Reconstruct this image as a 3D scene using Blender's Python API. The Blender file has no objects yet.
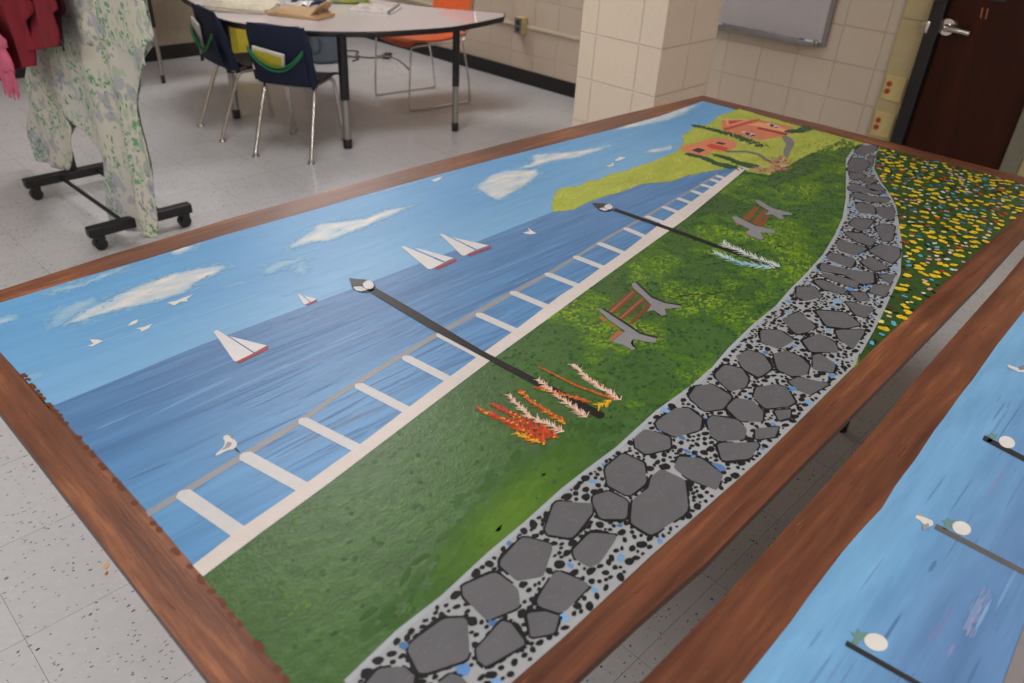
import bpy, bmesh, math, random
from mathutils import Vector, Matrix, noise
random.seed(7)
PI = math.pi
sc = bpy.context.scene
COL = sc.collection
REG={'outer':[(-0.0005,0.0),(0.1168,-0.0167),(0.3206,0.0022),(0.5631,0.0158),(0.7891,0.0183),(1.06,0.0198),(1.4046,0.0144),(1.914,-0.0103),(2.3899,-0.0406),(2.3986,-0.374),(2.4064,-0.4974),(2.3958,-1.0917),(2.4034,-1.2298),(1.9156,-1.2116),(1.5825,-1.2188),(1.1349,-1.2221),(1.0461,-1.2222),(0.5297,-1.2243),(0.4939,-1.2251),(0.3639,-1.2182),(0.2524,-1.2151),(0.0032,-1.2191),(0.0,-0.9691),(-0.0001,-0.7284),(0.0,-0.3852)],'inner':[(0.0712,-0.0645),(0.1019,-0.0638),(0.2264,-0.0593),(0.3652,-0.0582),(0.525,-0.0527),(0.7386,-0.0559),(0.9972,-0.056),(1.3223,-0.0662),(1.8036,-0.094),(2.0354,-0.0979),(2.3234,-0.0819),(2.3141,-0.4164),(2.3243,-0.7082),(2.3295,-0.9256),(2.324,-1.1046),(2.312,-1.1523),(2.0977,-1.1661),(1.6037,-1.1647),(1.1033,-1.1688),(0.7062,-1.1774),(0.4464,-1.1735),(0.2809,-1.1748),(0.2043,-1.1728),(0.0441,-1.1678),(0.0541,-1.0218),(0.0583,-0.8366),(0.0592,-0.7005),(0.058,-0.5742),(0.0528,-0.4016),(0.0509,-0.2247)],'sky':[(0.0712,-0.0645),(0.1019,-0.0638),(0.2264,-0.0593),(0.3652,-0.0582),(0.525,-0.0527),(0.7386,-0.0559),(0.9972,-0.056),(1.3223,-0.0662),(1.8036,-0.094),(2.0354,-0.0979),(2.3234,-0.0819),(2.3226,-0.2474),(1.7519,-0.5675),(1.1506,-0.4277),(0.8253,-0.4278),(0.5265,-0.4175),(0.278,-0.4187),(0.0509,-0.4253),(0.0509,-0.2247)],'sea':[(0.0535,-0.4182),(0.0573,-0.4185),(0.2844,-0.4065),(0.533,-0.4083),(0.8412,-0.4106),(1.1595,-0.4047),(1.4903,-0.4094),(1.9478,-0.4576),(1.7851,-0.5641),(1.7885,-0.547),(1.59,-0.587),(1.3636,-0.6315),(1.1319,-0.6668),(0.9135,-0.7007),(0.8137,-0.7172),(0.5981,-0.7509),(0.4698,-0.7735),(0.2476,-0.8134),(0.1369,-0.8303),(0.058,-0.8441),(0.0583,-0.8366),(0.0592,-0.7005),(0.058,-0.5742)],'grass':[(0.058,-0.8441),(0.1369,-0.8303),(0.2476,-0.8134),(0.4698,-0.7735),(0.5981,-0.7509),(0.8137,-0.7172),(0.9135,-0.7007),(1.1319,-0.6668),(1.3636,-0.6315),(1.59,-0.587),(1.7885,-0.547),(1.8426,-0.5384),(1.8614,-0.5836),(1.9737,-0.5871),(2.0413,-0.5846),(2.1261,-0.5816),(2.2148,-0.6137),(2.3276,-0.6506),(2.3243,-0.7082),(2.3295,-0.9256),(2.324,-1.1046),(2.312,-1.1523),(2.0977,-1.1661),(1.6037,-1.1647),(1.1033,-1.1688),(0.7062,-1.1774),(0.4464,-1.1735),(0.2809,-1.1748),(0.2043,-1.1728),(0.0441,-1.1678),(0.0541,-1.0218)],'hill':[(1.155,-0.4087),(1.1779,-0.381),(1.2199,-0.3507),(1.2618,-0.3257),(1.2952,-0.3265),(1.3136,-0.3394),(1.375,-0.334),(1.4066,-0.3435),(1.4699,-0.3355),(1.5079,-0.348),(1.5798,-0.3451),(1.6317,-0.3499),(1.6997,-0.345),(1.7885,-0.3368),(1.8641,-0.3027),(1.9117,-0.2668),(1.9543,-0.2591),(2.0212,-0.2387),(2.0978,-0.2516),(2.1888,-0.2224),(2.2727,-0.2188),(2.3378,-0.2185),(2.3196,-0.4136),(2.3212,-0.694),(2.312,-0.6571),(2.2445,-0.6479),(2.1761,-0.6309),(2.0893,-0.599),(2.0065,-0.6016),(1.9323,-0.6078),(1.8083,-0.6116),(1.7805,-0.5606),(1.7925,-0.52),(1.7633,-0.5114),(1.7174,-0.4956),(1.6656,-0.4807),(1.6154,-0.4702),(1.5743,-0.4708),(1.5414,-0.4679),(1.4714,-0.4308),(1.3762,-0.4305),(1.3387,-0.4234),(1.2661,-0.4203),(1.201,-0.4277),(1.1701,-0.4171)],'path':[(0.0724,-1.062),(0.0928,-1.0596),(0.1674,-1.0497),(0.2299,-1.0488),(0.3122,-1.0396),(0.3806,-1.0356),(0.4609,-1.028),(0.5135,-1.0266),(0.5803,-1.026),(0.689,-1.0154),(0.7894,-1.0152),(0.8614,-1.0099),(0.9342,-0.9974),(1.0386,-0.9858),(1.1359,-0.9806),(1.22,-0.9671),(1.3157,-0.956),(1.4329,-0.9387),(1.5548,-0.9104),(1.674,-0.8774),(1.8078,-0.8271),(1.9535,-0.7642),(2.1184,-0.6929),(2.2266,-0.667),(2.3215,-0.6642),(2.3243,-0.7082),(2.2218,-0.7337),(2.098,-0.7775),(2.0113,-0.8289),(1.927,-0.8885),(1.8546,-0.9309),(1.743,-0.98),(1.6313,-1.0284),(1.5395,-1.0604),(1.4681,-1.0858),(1.3566,-1.1091),(1.2555,-1.1297),(1.1615,-1.1462),(1.0918,-1.1577),(1.0521,-1.1686),(0.7062,-1.1774),(0.4464,-1.1735),(0.2809,-1.1748),(0.2043,-1.1728),(0.1165,-1.1706)],'flowers':[(2.3194,-0.7163),(2.3295,-0.9256),(2.324,-1.1046),(2.312,-1.1523),(2.0977,-1.1661),(1.6037,-1.1647),(1.1033,-1.1688),(1.0658,-1.1686),(1.0971,-1.1591),(1.1635,-1.1479),(1.2585,-1.1323),(1.3602,-1.1123),(1.4714,-1.0887),(1.6368,-1.0295),(1.7456,-0.9821),(1.86,-0.9319),(1.9345,-0.8882),(2.0159,-0.8325),(2.1029,-0.7813),(2.227,-0.7376)],'outer2':[(2.2808,-1.2544),(1.7876,-1.2435),(1.6167,-1.2481),(1.0833,-1.2557),(0.9187,-1.2625),(0.4586,-1.2663),(0.3015,-1.263),(0.1833,-1.2587)],'inner2':[(1.9376,-1.363),(1.4978,-1.3159),(1.3146,-1.3175),(1.1579,-1.3228),(1.0878,-1.3233),(1.0188,-1.3257),(0.9635,-1.3264),(0.8721,-1.331),(0.8325,-1.3314),(0.7937,-1.3323),(0.7367,-1.3364),(0.7001,-1.3345),(0.6661,-1.3331),(0.6225,-1.3323),(0.5828,-1.333),(0.5281,-1.334),(0.4821,-1.3357),(0.428,-1.3359),(0.3761,-1.3357),(0.2866,-1.3313)]}
SHAPES=[(6,'flat',(213,203,196),[(0.0574,-0.8219),(0.125,-0.808),(0.214,-0.7958),(0.3213,-0.7784),(0.448,-0.7537),(0.5226,-0.74),(0.6023,-0.727),(0.703,-0.7109),(0.8551,-0.6816),(0.9146,-0.675),(1.0039,-0.66),(1.1028,-0.6456),(1.2083,-0.6254),(1.3121,-0.6042),(1.4328,-0.5868),(1.7873,-0.5261),(1.7885,-0.547),(1.59,-0.587),(1.3636,-0.6315),(1.1319,-0.6668),(0.9135,-0.7007),(0.8137,-0.7172),(0.5981,-0.7509),(0.4698,-0.7735),(0.2476,-0.8134),(0.1369,-0.8303),(0.058,-0.8441)],0),(4,'flat',(148,150,155),[(0.0578,-0.7061),(0.2953,-0.6733),(0.3762,-0.6563),(0.4796,-0.6412),(0.5965,-0.626),(0.7108,-0.6161),(0.9215,-0.6004),(1.1199,-0.5757),(1.5104,-0.5367),(1.6964,-0.5144),(1.6904,-0.5242),(1.4955,-0.5463),(1.1076,-0.5853),(0.9087,-0.6121),(0.697,-0.6303),(0.5837,-0.6404),(0.4689,-0.6546),(0.3673,-0.6687),(0.2858,-0.6876),(0.0562,-0.7173)],0),(5,'flat',(205,203,203),[(0.1138,-0.7054),(0.1061,-0.7005),(0.1003,-0.7014),(0.0944,-0.7084),(0.1131,-0.8264),(0.1324,-0.8233)],0),(5,'flat',(205,203,203),[(0.2062,-0.6923),(0.1983,-0.6878),(0.1925,-0.689),(0.187,-0.6963),(0.2105,-0.8093),(0.2296,-0.8054)],0),(5,'flat',(205,203,203),[(0.3028,-0.6803),(0.2959,-0.6755),(0.2909,-0.6765),(0.2862,-0.6835),(0.3067,-0.7897),(0.3234,-0.7865)],0),(5,'flat',(205,203,203),[(0.4126,-0.6646),(0.4058,-0.6595),(0.4008,-0.6602),(0.3958,-0.667),(0.4114,-0.7728),(0.4283,-0.7703)],0),(5,'flat',(205,203,203),[(0.5149,-0.6526),(0.5083,-0.6473),(0.5032,-0.6478),(0.4979,-0.6544),(0.5089,-0.758),(0.5258,-0.7562)],0),(5,'flat',(205,203,203),[(0.6029,-0.6365),(0.5966,-0.6309),(0.5915,-0.6312),(0.5859,-0.6375),(0.5918,-0.7411),(0.6088,-0.7401)],0),(5,'flat',(205,203,203),[(0.6997,-0.6314),(0.6931,-0.6261),(0.688,-0.6266),(0.6827,-0.6332),(0.6926,-0.7253),(0.7095,-0.7235)],0),(5,'flat',(205,203,203),[(0.805,-0.6147),(0.7984,-0.6094),(0.7933,-0.6099),(0.788,-0.6165),(0.7979,-0.7109),(0.8148,-0.7092)],0),(5,'flat',(205,203,203),[(0.9118,-0.6066),(0.9053,-0.6013),(0.9002,-0.6019),(0.895,-0.6086),(0.9043,-0.6905),(0.9212,-0.6886)],0),(5,'flat',(205,203,203),[(1.0147,-0.5946),(1.0083,-0.5891),(1.0032,-0.5895),(0.9977,-0.596),(1.0038,-0.6719),(1.0207,-0.6706)],0),(5,'flat',(205,203,203),[(1.1058,-0.5862),(1.0996,-0.5804),(1.0945,-0.5806),(1.0888,-0.5868),(1.0913,-0.6612),(1.1083,-0.6606)],0),(5,'flat',(205,203,203),[(1.2146,-0.5753),(1.2089,-0.5691),(1.2038,-0.5689),(1.1976,-0.5747),(1.1949,-0.6401),(1.2119,-0.6408)],0),(5,'flat',(205,203,203),[(1.3103,-0.5658),(1.3042,-0.5599),(1.2991,-0.5601),(1.2933,-0.5662),(1.2946,-0.6236),(1.3116,-0.6232)],0),(5,'flat',(205,203,203),[(1.3904,-0.5576),(1.3844,-0.5517),(1.3793,-0.5517),(1.3734,-0.5578),(1.3738,-0.6092),(1.3908,-0.609)],0),(5,'flat',(205,203,203),[(1.4667,-0.5503),(1.4609,-0.5442),(1.4558,-0.544),(1.4497,-0.5499),(1.4486,-0.5942),(1.4656,-0.5946)],0),(5,'flat',(205,203,203),[(1.5393,-0.5446),(1.5335,-0.5384),(1.5284,-0.5382),(1.5223,-0.544),(1.5211,-0.5821),(1.5381,-0.5827)],0),(5,'flat',(205,203,203),[(1.5979,-0.535),(1.5914,-0.5296),(1.5863,-0.5301),(1.5809,-0.5366),(1.5843,-0.571),(1.6012,-0.5693)],0),(5,'flat',(205,203,203),[(1.6529,-0.5307),(1.647,-0.5246),(1.6419,-0.5246),(1.6359,-0.5305),(1.6354,-0.5608),(1.6524,-0.561)],0),(5,'flat',(205,203,203),[(1.6898,-0.5265),(1.6838,-0.5206),(1.6787,-0.5206),(1.6728,-0.5267),(1.6731,-0.5559),(1.6901,-0.5557)],0),(8,'flat',(30,28,28),[(0.5968,-0.4333),(0.5954,-0.53),(0.5947,-0.6265),(0.5984,-0.7074),(0.6042,-0.8354),(0.6089,-0.9031),(0.6112,-0.9667),(0.6175,-0.9693),(0.6284,-0.9645),(0.6236,-0.8763),(0.6193,-0.8344),(0.6126,-0.72),(0.6146,-0.6221),(0.6156,-0.5333),(0.6152,-0.4363)],0),(8,'flat',(30,28,28),[(1.267,-0.492),(1.2758,-0.6882),(1.2764,-0.7491),(1.2856,-0.9008),(1.2998,-0.898),(1.2925,-0.7393),(1.2922,-0.6776),(1.2831,-0.4856)],0),(8,'flat',(30,28,28),[(0.617,-0.4333),(0.6095,-0.4394),(0.6012,-0.4417),(0.5931,-0.4399),(0.5865,-0.4344),(0.5824,-0.426),(0.5814,-0.4158),(0.5836,-0.4054),(0.5887,-0.3964),(0.5961,-0.39),(0.6046,-0.3874),(0.6129,-0.3891),(0.6197,-0.3947),(0.6239,-0.4034),(0.6248,-0.4139),(0.6224,-0.4244)],0),(9,'flat',(215,212,212),[(0.6172,-0.4272),(0.6125,-0.4311),(0.6077,-0.4328),(0.6037,-0.4322),(0.601,-0.4293),(0.5999,-0.4245),(0.6007,-0.4187),(0.6033,-0.4125),(0.6072,-0.4071),(0.6119,-0.4031),(0.6168,-0.4012),(0.6209,-0.4018),(0.6237,-0.4048),(0.6247,-0.4096),(0.6238,-0.4156),(0.6212,-0.4218)],0),(9,'flat',(205,203,204),[(0.5857,-0.4058),(0.5984,-0.4131),(0.5989,-0.4321),(0.5863,-0.4293),(0.5817,-0.4203)],0),(9,'flat',(72,70,72),[(0.6015,-0.372),(0.5871,-0.4008),(0.6008,-0.41),(0.6231,-0.4001),(0.611,-0.386)],0),(8,'flat',(30,28,28),[(1.2755,-0.4855),(1.2668,-0.4895),(1.2581,-0.4902),(1.2506,-0.4875),(1.2454,-0.4818),(1.2432,-0.4739),(1.2445,-0.4651),(1.249,-0.4566),(1.2561,-0.4497),(1.2647,-0.4455),(1.2736,-0.4447),(1.2813,-0.4474),(1.2867,-0.4532),(1.2888,-0.4613),(1.2874,-0.4703),(1.2827,-0.4788)],0),(9,'flat',(210,208,208),[(1.2806,-0.4799),(1.2751,-0.4826),(1.2699,-0.4834),(1.2658,-0.4823),(1.2634,-0.4793),(1.263,-0.4751),(1.2647,-0.4701),(1.2683,-0.4651),(1.2733,-0.4609),(1.2788,-0.4581),(1.2841,-0.4572),(1.2882,-0.4584),(1.2907,-0.4614),(1.291,-0.4657),(1.2892,-0.4708),(1.2855,-0.4758)],0),(9,'flat',(205,203,204),[(1.2496,-0.4624),(1.2639,-0.4661),(1.2605,-0.4836),(1.2482,-0.4798)],0),(9,'flat',(60,58,60),[(1.2654,-0.4301),(1.2468,-0.4601),(1.2669,-0.4608),(1.2894,-0.4599),(1.2806,-0.4456)],0),(6,'flat',(218,214,214),[(0.3203,-0.3846),(0.3272,-0.3811),(0.3287,-0.3919),(0.3343,-0.4817),(0.333,-0.4881),(0.3028,-0.49),(0.3008,-0.4809)],0),(6,'flat',(218,214,214),[(0.3322,-0.4125),(0.3619,-0.4775),(0.3388,-0.4825),(0.3369,-0.4807)],0),(7,'flat',(168,56,52),[(0.302,-0.4872),(0.3634,-0.48),(0.3585,-0.4879),(0.3018,-0.4943)],0),(6,'flat',(218,214,214),[(0.4949,-0.3621),(0.4972,-0.3641),(0.496,-0.3931),(0.4919,-0.4043),(0.4819,-0.4037)],0),(6,'flat',(218,214,214),[(0.5004,-0.3751),(0.5099,-0.4011),(0.4954,-0.4034)],0),(7,'flat',(168,56,52),[(0.4849,-0.4036),(0.5091,-0.4031),(0.5062,-0.4074),(0.4856,-0.4095)],0),(6,'flat',(218,214,214),[(0.7646,-0.326),(0.7701,-0.3306),(0.7819,-0.4394),(0.7435,-0.4445),(0.7396,-0.4385)],0),(6,'flat',(218,214,214),[(0.7794,-0.353),(0.7852,-0.3579),(0.8105,-0.4359),(0.7865,-0.4378)],0),(7,'flat',(168,56,52),[(0.7521,-0.4451),(0.8126,-0.4419),(0.8068,-0.4495),(0.7509,-0.4534)],0),(6,'flat',(218,214,214),[(0.8666,-0.3308),(0.8716,-0.3365),(0.87,-0.4375),(0.8341,-0.4432),(0.8319,-0.4372)],0),(6,'flat',(218,214,214),[(0.8757,-0.3601),(0.9072,-0.4393),(0.8745,-0.4384)],0),(7,'flat',(168,56,52),[(0.8426,-0.4433),(0.9101,-0.4447),(0.9028,-0.4519),(0.8417,-0.451)],0),(6,'flat',(222,216,208),[(0.1544,-0.2955),(0.1638,-0.2945),(0.1643,-0.2781),(0.1721,-0.2849),(0.1779,-0.2958),(0.1675,-0.2987),(0.1594,-0.3008)],0),(6,'flat',(222,216,208),[(0.2257,-0.2767),(0.2363,-0.2678),(0.2481,-0.266),(0.2418,-0.2757),(0.232,-0.2773)],0),(6,'flat',(222,216,208),[(0.2322,-0.2924),(0.2431,-0.296),(0.2584,-0.2954),(0.2491,-0.3043),(0.2338,-0.3086),(0.2371,-0.3007)],0),(6,'flat',(222,216,208),[(0.3088,-0.2442),(0.3225,-0.2483),(0.3365,-0.2459),(0.3559,-0.2456),(0.3397,-0.2542),(0.3382,-0.263),(0.3273,-0.2558),(0.3137,-0.2616)],0),(6,'flat',(222,216,208),[(1.0639,-0.0804),(1.0855,-0.0775),(1.1034,-0.0781),(1.0834,-0.0892),(1.0643,-0.0939)],0),(6,'flat',(222,216,208),[(1.0091,-0.4417),(1.0278,-0.4452),(1.0386,-0.43),(1.0327,-0.451),(1.0308,-0.4631),(1.0159,-0.4575)],0),(6,'flat',(222,216,208),[(1.5041,-0.2865),(1.5232,-0.2913),(1.544,-0.2797),(1.5255,-0.2981),(1.5054,-0.2999)],0),(6,'flat',(222,216,208),[(1.5595,-0.2739),(1.5941,-0.2667),(1.6049,-0.2803),(1.5844,-0.2827),(1.5585,-0.2833)],0),(6,'flat',(212,208,204),[(0.1943,-0.6412),(0.1988,-0.6385),(0.2025,-0.6419),(0.2016,-0.6513),(0.204,-0.6586),(0.201,-0.6676),(0.1929,-0.6735),(0.1858,-0.6694),(0.1693,-0.6703),(0.1688,-0.6666),(0.1838,-0.6609),(0.1915,-0.653)],1),(7,'flat',(150,148,146),[(0.1942,-0.653),(0.1981,-0.6599),(0.1903,-0.6661),(0.1782,-0.6648),(0.1875,-0.6602)],1),(7,'flat',(190,150,70),[(0.2028,-0.6438),(0.2087,-0.6458),(0.2023,-0.6477)],0),(7,'flat',(40,40,45),[(0.1936,-0.6724),(0.1962,-0.6723),(0.1955,-0.6832),(0.1935,-0.6838)],0),(6,'flat',(205,122,88),[(2.0676,-0.312),(2.1659,-0.2487),(2.275,-0.3203),(2.2919,-0.4381),(2.2377,-0.4604),(2.1853,-0.4682),(2.1422,-0.458),(2.0874,-0.4454),(2.0649,-0.4253)],0),(7,'flat',(225,160,110),[(2.1832,-0.3312),(2.2503,-0.3436),(2.2481,-0.4505),(2.2119,-0.4501),(2.1996,-0.3613)],0),(8,'flat',(180,60,52),[(2.1767,-0.2677),(2.1361,-0.2949),(2.2275,-0.299)],0),(7,'flat',(220,150,120),[(2.1789,-0.2562),(2.1152,-0.3012),(2.2509,-0.3085)],0),(8,'flat',(178,66,55),[(2.0668,-0.3114),(2.0916,-0.3051),(2.275,-0.3203),(2.286,-0.3283),(2.0804,-0.3215)],0),(8,'flat',(158,62,50),[(2.172,-0.3714),(2.1963,-0.3679),(2.2125,-0.4591),(2.1826,-0.4696)],0),(8,'flat',(205,205,205),[(2.2469,-0.365),(2.2653,-0.3675),(2.2583,-0.4098),(2.2344,-0.4102)],0),(9,'flat',(52,48,50),[(2.2525,-0.3728),(2.2621,-0.3799),(2.2524,-0.3946),(2.2285,-0.3951)],0),(9,'flat',(52,48,50),[(2.2289,-0.4026),(2.2475,-0.4001),(2.2528,-0.4112),(2.2384,-0.4096)],0),(8,'flat',(205,205,205),[(2.0987,-0.3593),(2.1132,-0.3631),(2.1147,-0.4037),(2.0852,-0.4072)],0),(9,'flat',(52,48,50),[(2.1042,-0.3668),(2.1107,-0.3751),(2.1087,-0.389),(2.0792,-0.3926)],0),(9,'flat',(52,48,50),[(2.0798,-0.3998),(2.1043,-0.3943),(2.1096,-0.4051),(2.0889,-0.4065)],0),(6,'flat',(208,128,92),[(1.8115,-0.3225),(1.8773,-0.3298),(1.9638,-0.3332),(2.0,-0.3685),(1.9836,-0.413),(1.9427,-0.4295),(1.8847,-0.4315),(1.8658,-0.402),(1.8229,-0.4144),(1.7905,-0.4074),(1.7878,-0.3427)],0),(7,'flat',(196,70,58),[(1.8844,-0.362),(1.9138,-0.3636),(1.9217,-0.4167),(1.8869,-0.4302),(1.8725,-0.3887)],0),(7,'flat',(55,50,48),[(1.8109,-0.3603),(1.8473,-0.3604),(1.848,-0.3854),(1.8091,-0.389)],0),(7,'flat',(62,55,50),[(1.9288,-0.3686),(1.9493,-0.368),(1.9534,-0.3935),(1.9336,-0.3913)],0),(6,'flat',(118,118,118),[(2.1702,-0.462),(2.1853,-0.4682),(2.1659,-0.5008),(2.1178,-0.5301),(2.0563,-0.5467),(1.9913,-0.5729),(1.9703,-0.5686),(2.0383,-0.533),(2.1029,-0.5108),(2.1435,-0.4757)],1),(6,'flat',(112,110,108),[(1.8937,-0.4262),(1.9443,-0.4647),(1.9515,-0.5006),(1.9304,-0.538),(1.9017,-0.5765),(1.8952,-0.5715),(1.9126,-0.5389),(1.9332,-0.5061),(1.9282,-0.4737),(1.8786,-0.436)],0),(9,'flat',(205,205,200),[(1.7936,-0.5236),(1.8025,-0.5249),(1.8055,-0.5507),(1.7855,-0.5555),(1.7945,-0.5463),(1.7858,-0.5449),(1.7949,-0.5356)],0),(6,'flat',(122,72,48),[(0.8837,-0.7739),(0.9803,-0.7568),(0.9768,-0.7733),(0.8776,-0.7921)],0),(6,'flat',(122,72,48),[(0.8743,-0.8036),(0.97,-0.7859),(0.9664,-0.7997),(0.8732,-0.8162)],0),(6,'flat',(122,72,48),[(0.8717,-0.829),(0.9675,-0.8074),(0.9659,-0.816),(0.8726,-0.837)],0),(6,'flat',(165,105,65),[(0.8451,-0.7812),(0.8553,-0.7808),(0.8479,-0.799),(0.8405,-0.7968)],0),(6,'flat',(165,105,65),[(0.8401,-0.8104),(0.8483,-0.8115),(0.8439,-0.8227),(0.8355,-0.8183)],0),(6,'flat',(165,105,65),[(0.7987,-0.8394),(0.8371,-0.8316),(0.8391,-0.8422),(0.7993,-0.8461)],0),(7,'flat',(160,105,72),[(0.8785,-0.7809),(0.9747,-0.7625),(0.974,-0.7654),(0.8759,-0.7862)],0),(7,'flat',(160,105,72),[(0.873,-0.8075),(0.9654,-0.7908),(0.9643,-0.7939),(0.8729,-0.8111)],0),(8,'flat',(48,46,48),[(1.0089,-0.7423),(1.0138,-0.745),(0.9876,-0.7978),(0.9874,-0.8279),(1.0026,-0.8551),(0.9958,-0.8584),(0.9791,-0.8321),(0.9801,-0.8015),(1.0041,-0.7489)],0),(8,'flat',(48,46,48),[(0.8746,-0.7641),(0.8789,-0.7678),(0.8683,-0.8321),(0.8608,-0.8613),(0.8715,-0.8922),(0.8643,-0.895),(0.8544,-0.8644),(0.8614,-0.8351)],0),(9,'flat',(138,136,140),[(0.9975,-0.7433),(1.008,-0.7429),(1.0025,-0.7548),(0.9801,-0.8015),(0.9817,-0.8303),(0.9971,-0.8576),(0.9904,-0.8602),(0.9631,-0.843),(0.9473,-0.858),(0.938,-0.8543),(0.9439,-0.8327),(0.9296,-0.8266),(0.9567,-0.8179),(0.9755,-0.7804),(0.9848,-0.7551)],0),(9,'flat',(138,136,140),[(0.8683,-0.7624),(0.8743,-0.7644),(0.8712,-0.7789),(0.8607,-0.8357),(0.8544,-0.8644),(0.8646,-0.8948),(0.8509,-0.9002),(0.8416,-0.8875),(0.834,-0.8694),(0.8183,-0.8781),(0.8097,-0.8898),(0.8019,-0.8873),(0.8037,-0.868),(0.7969,-0.8479),(0.8423,-0.8421),(0.8533,-0.7958)],0),(9,'flat',(50,48,50),[(0.8183,-0.8725),(0.8265,-0.8685),(0.8349,-0.8702),(0.8268,-0.8716),(0.8181,-0.8779),(0.8122,-0.891),(0.8092,-0.891),(0.8131,-0.8791)],0),(6,'flat',(130,78,48),[(1.4666,-0.7176),(1.5679,-0.698),(1.5675,-0.7118),(1.4682,-0.7377)],0),(6,'flat',(130,78,48),[(1.4612,-0.7468),(1.5606,-0.7223),(1.5602,-0.7358),(1.4604,-0.7646)],0),(6,'flat',(130,78,48),[(1.4578,-0.7679),(1.5388,-0.7439),(1.5379,-0.7528),(1.4604,-0.7773)],0),(6,'flat',(165,105,65),[(1.4037,-0.7628),(1.4284,-0.7617),(1.4274,-0.7699),(1.3968,-0.7729)],0),(6,'flat',(165,105,65),[(1.4337,-0.7187),(1.442,-0.7218),(1.4343,-0.734),(1.4251,-0.7301)],0),(9,'flat',(135,134,138),[(1.5973,-0.6806),(1.6091,-0.6859),(1.588,-0.7344),(1.5952,-0.7801),(1.5878,-0.7857),(1.5637,-0.77),(1.5512,-0.7848),(1.5368,-0.7806),(1.551,-0.7538),(1.5334,-0.7434),(1.5656,-0.7362),(1.578,-0.7061)],0),(9,'flat',(135,134,138),[(1.4571,-0.6965),(1.4694,-0.7028),(1.4548,-0.76),(1.4681,-0.8035),(1.4523,-0.8118),(1.4286,-0.7869),(1.4048,-0.809),(1.3918,-0.8068),(1.3936,-0.7685),(1.4258,-0.7632),(1.4373,-0.7179)],0)]
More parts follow.
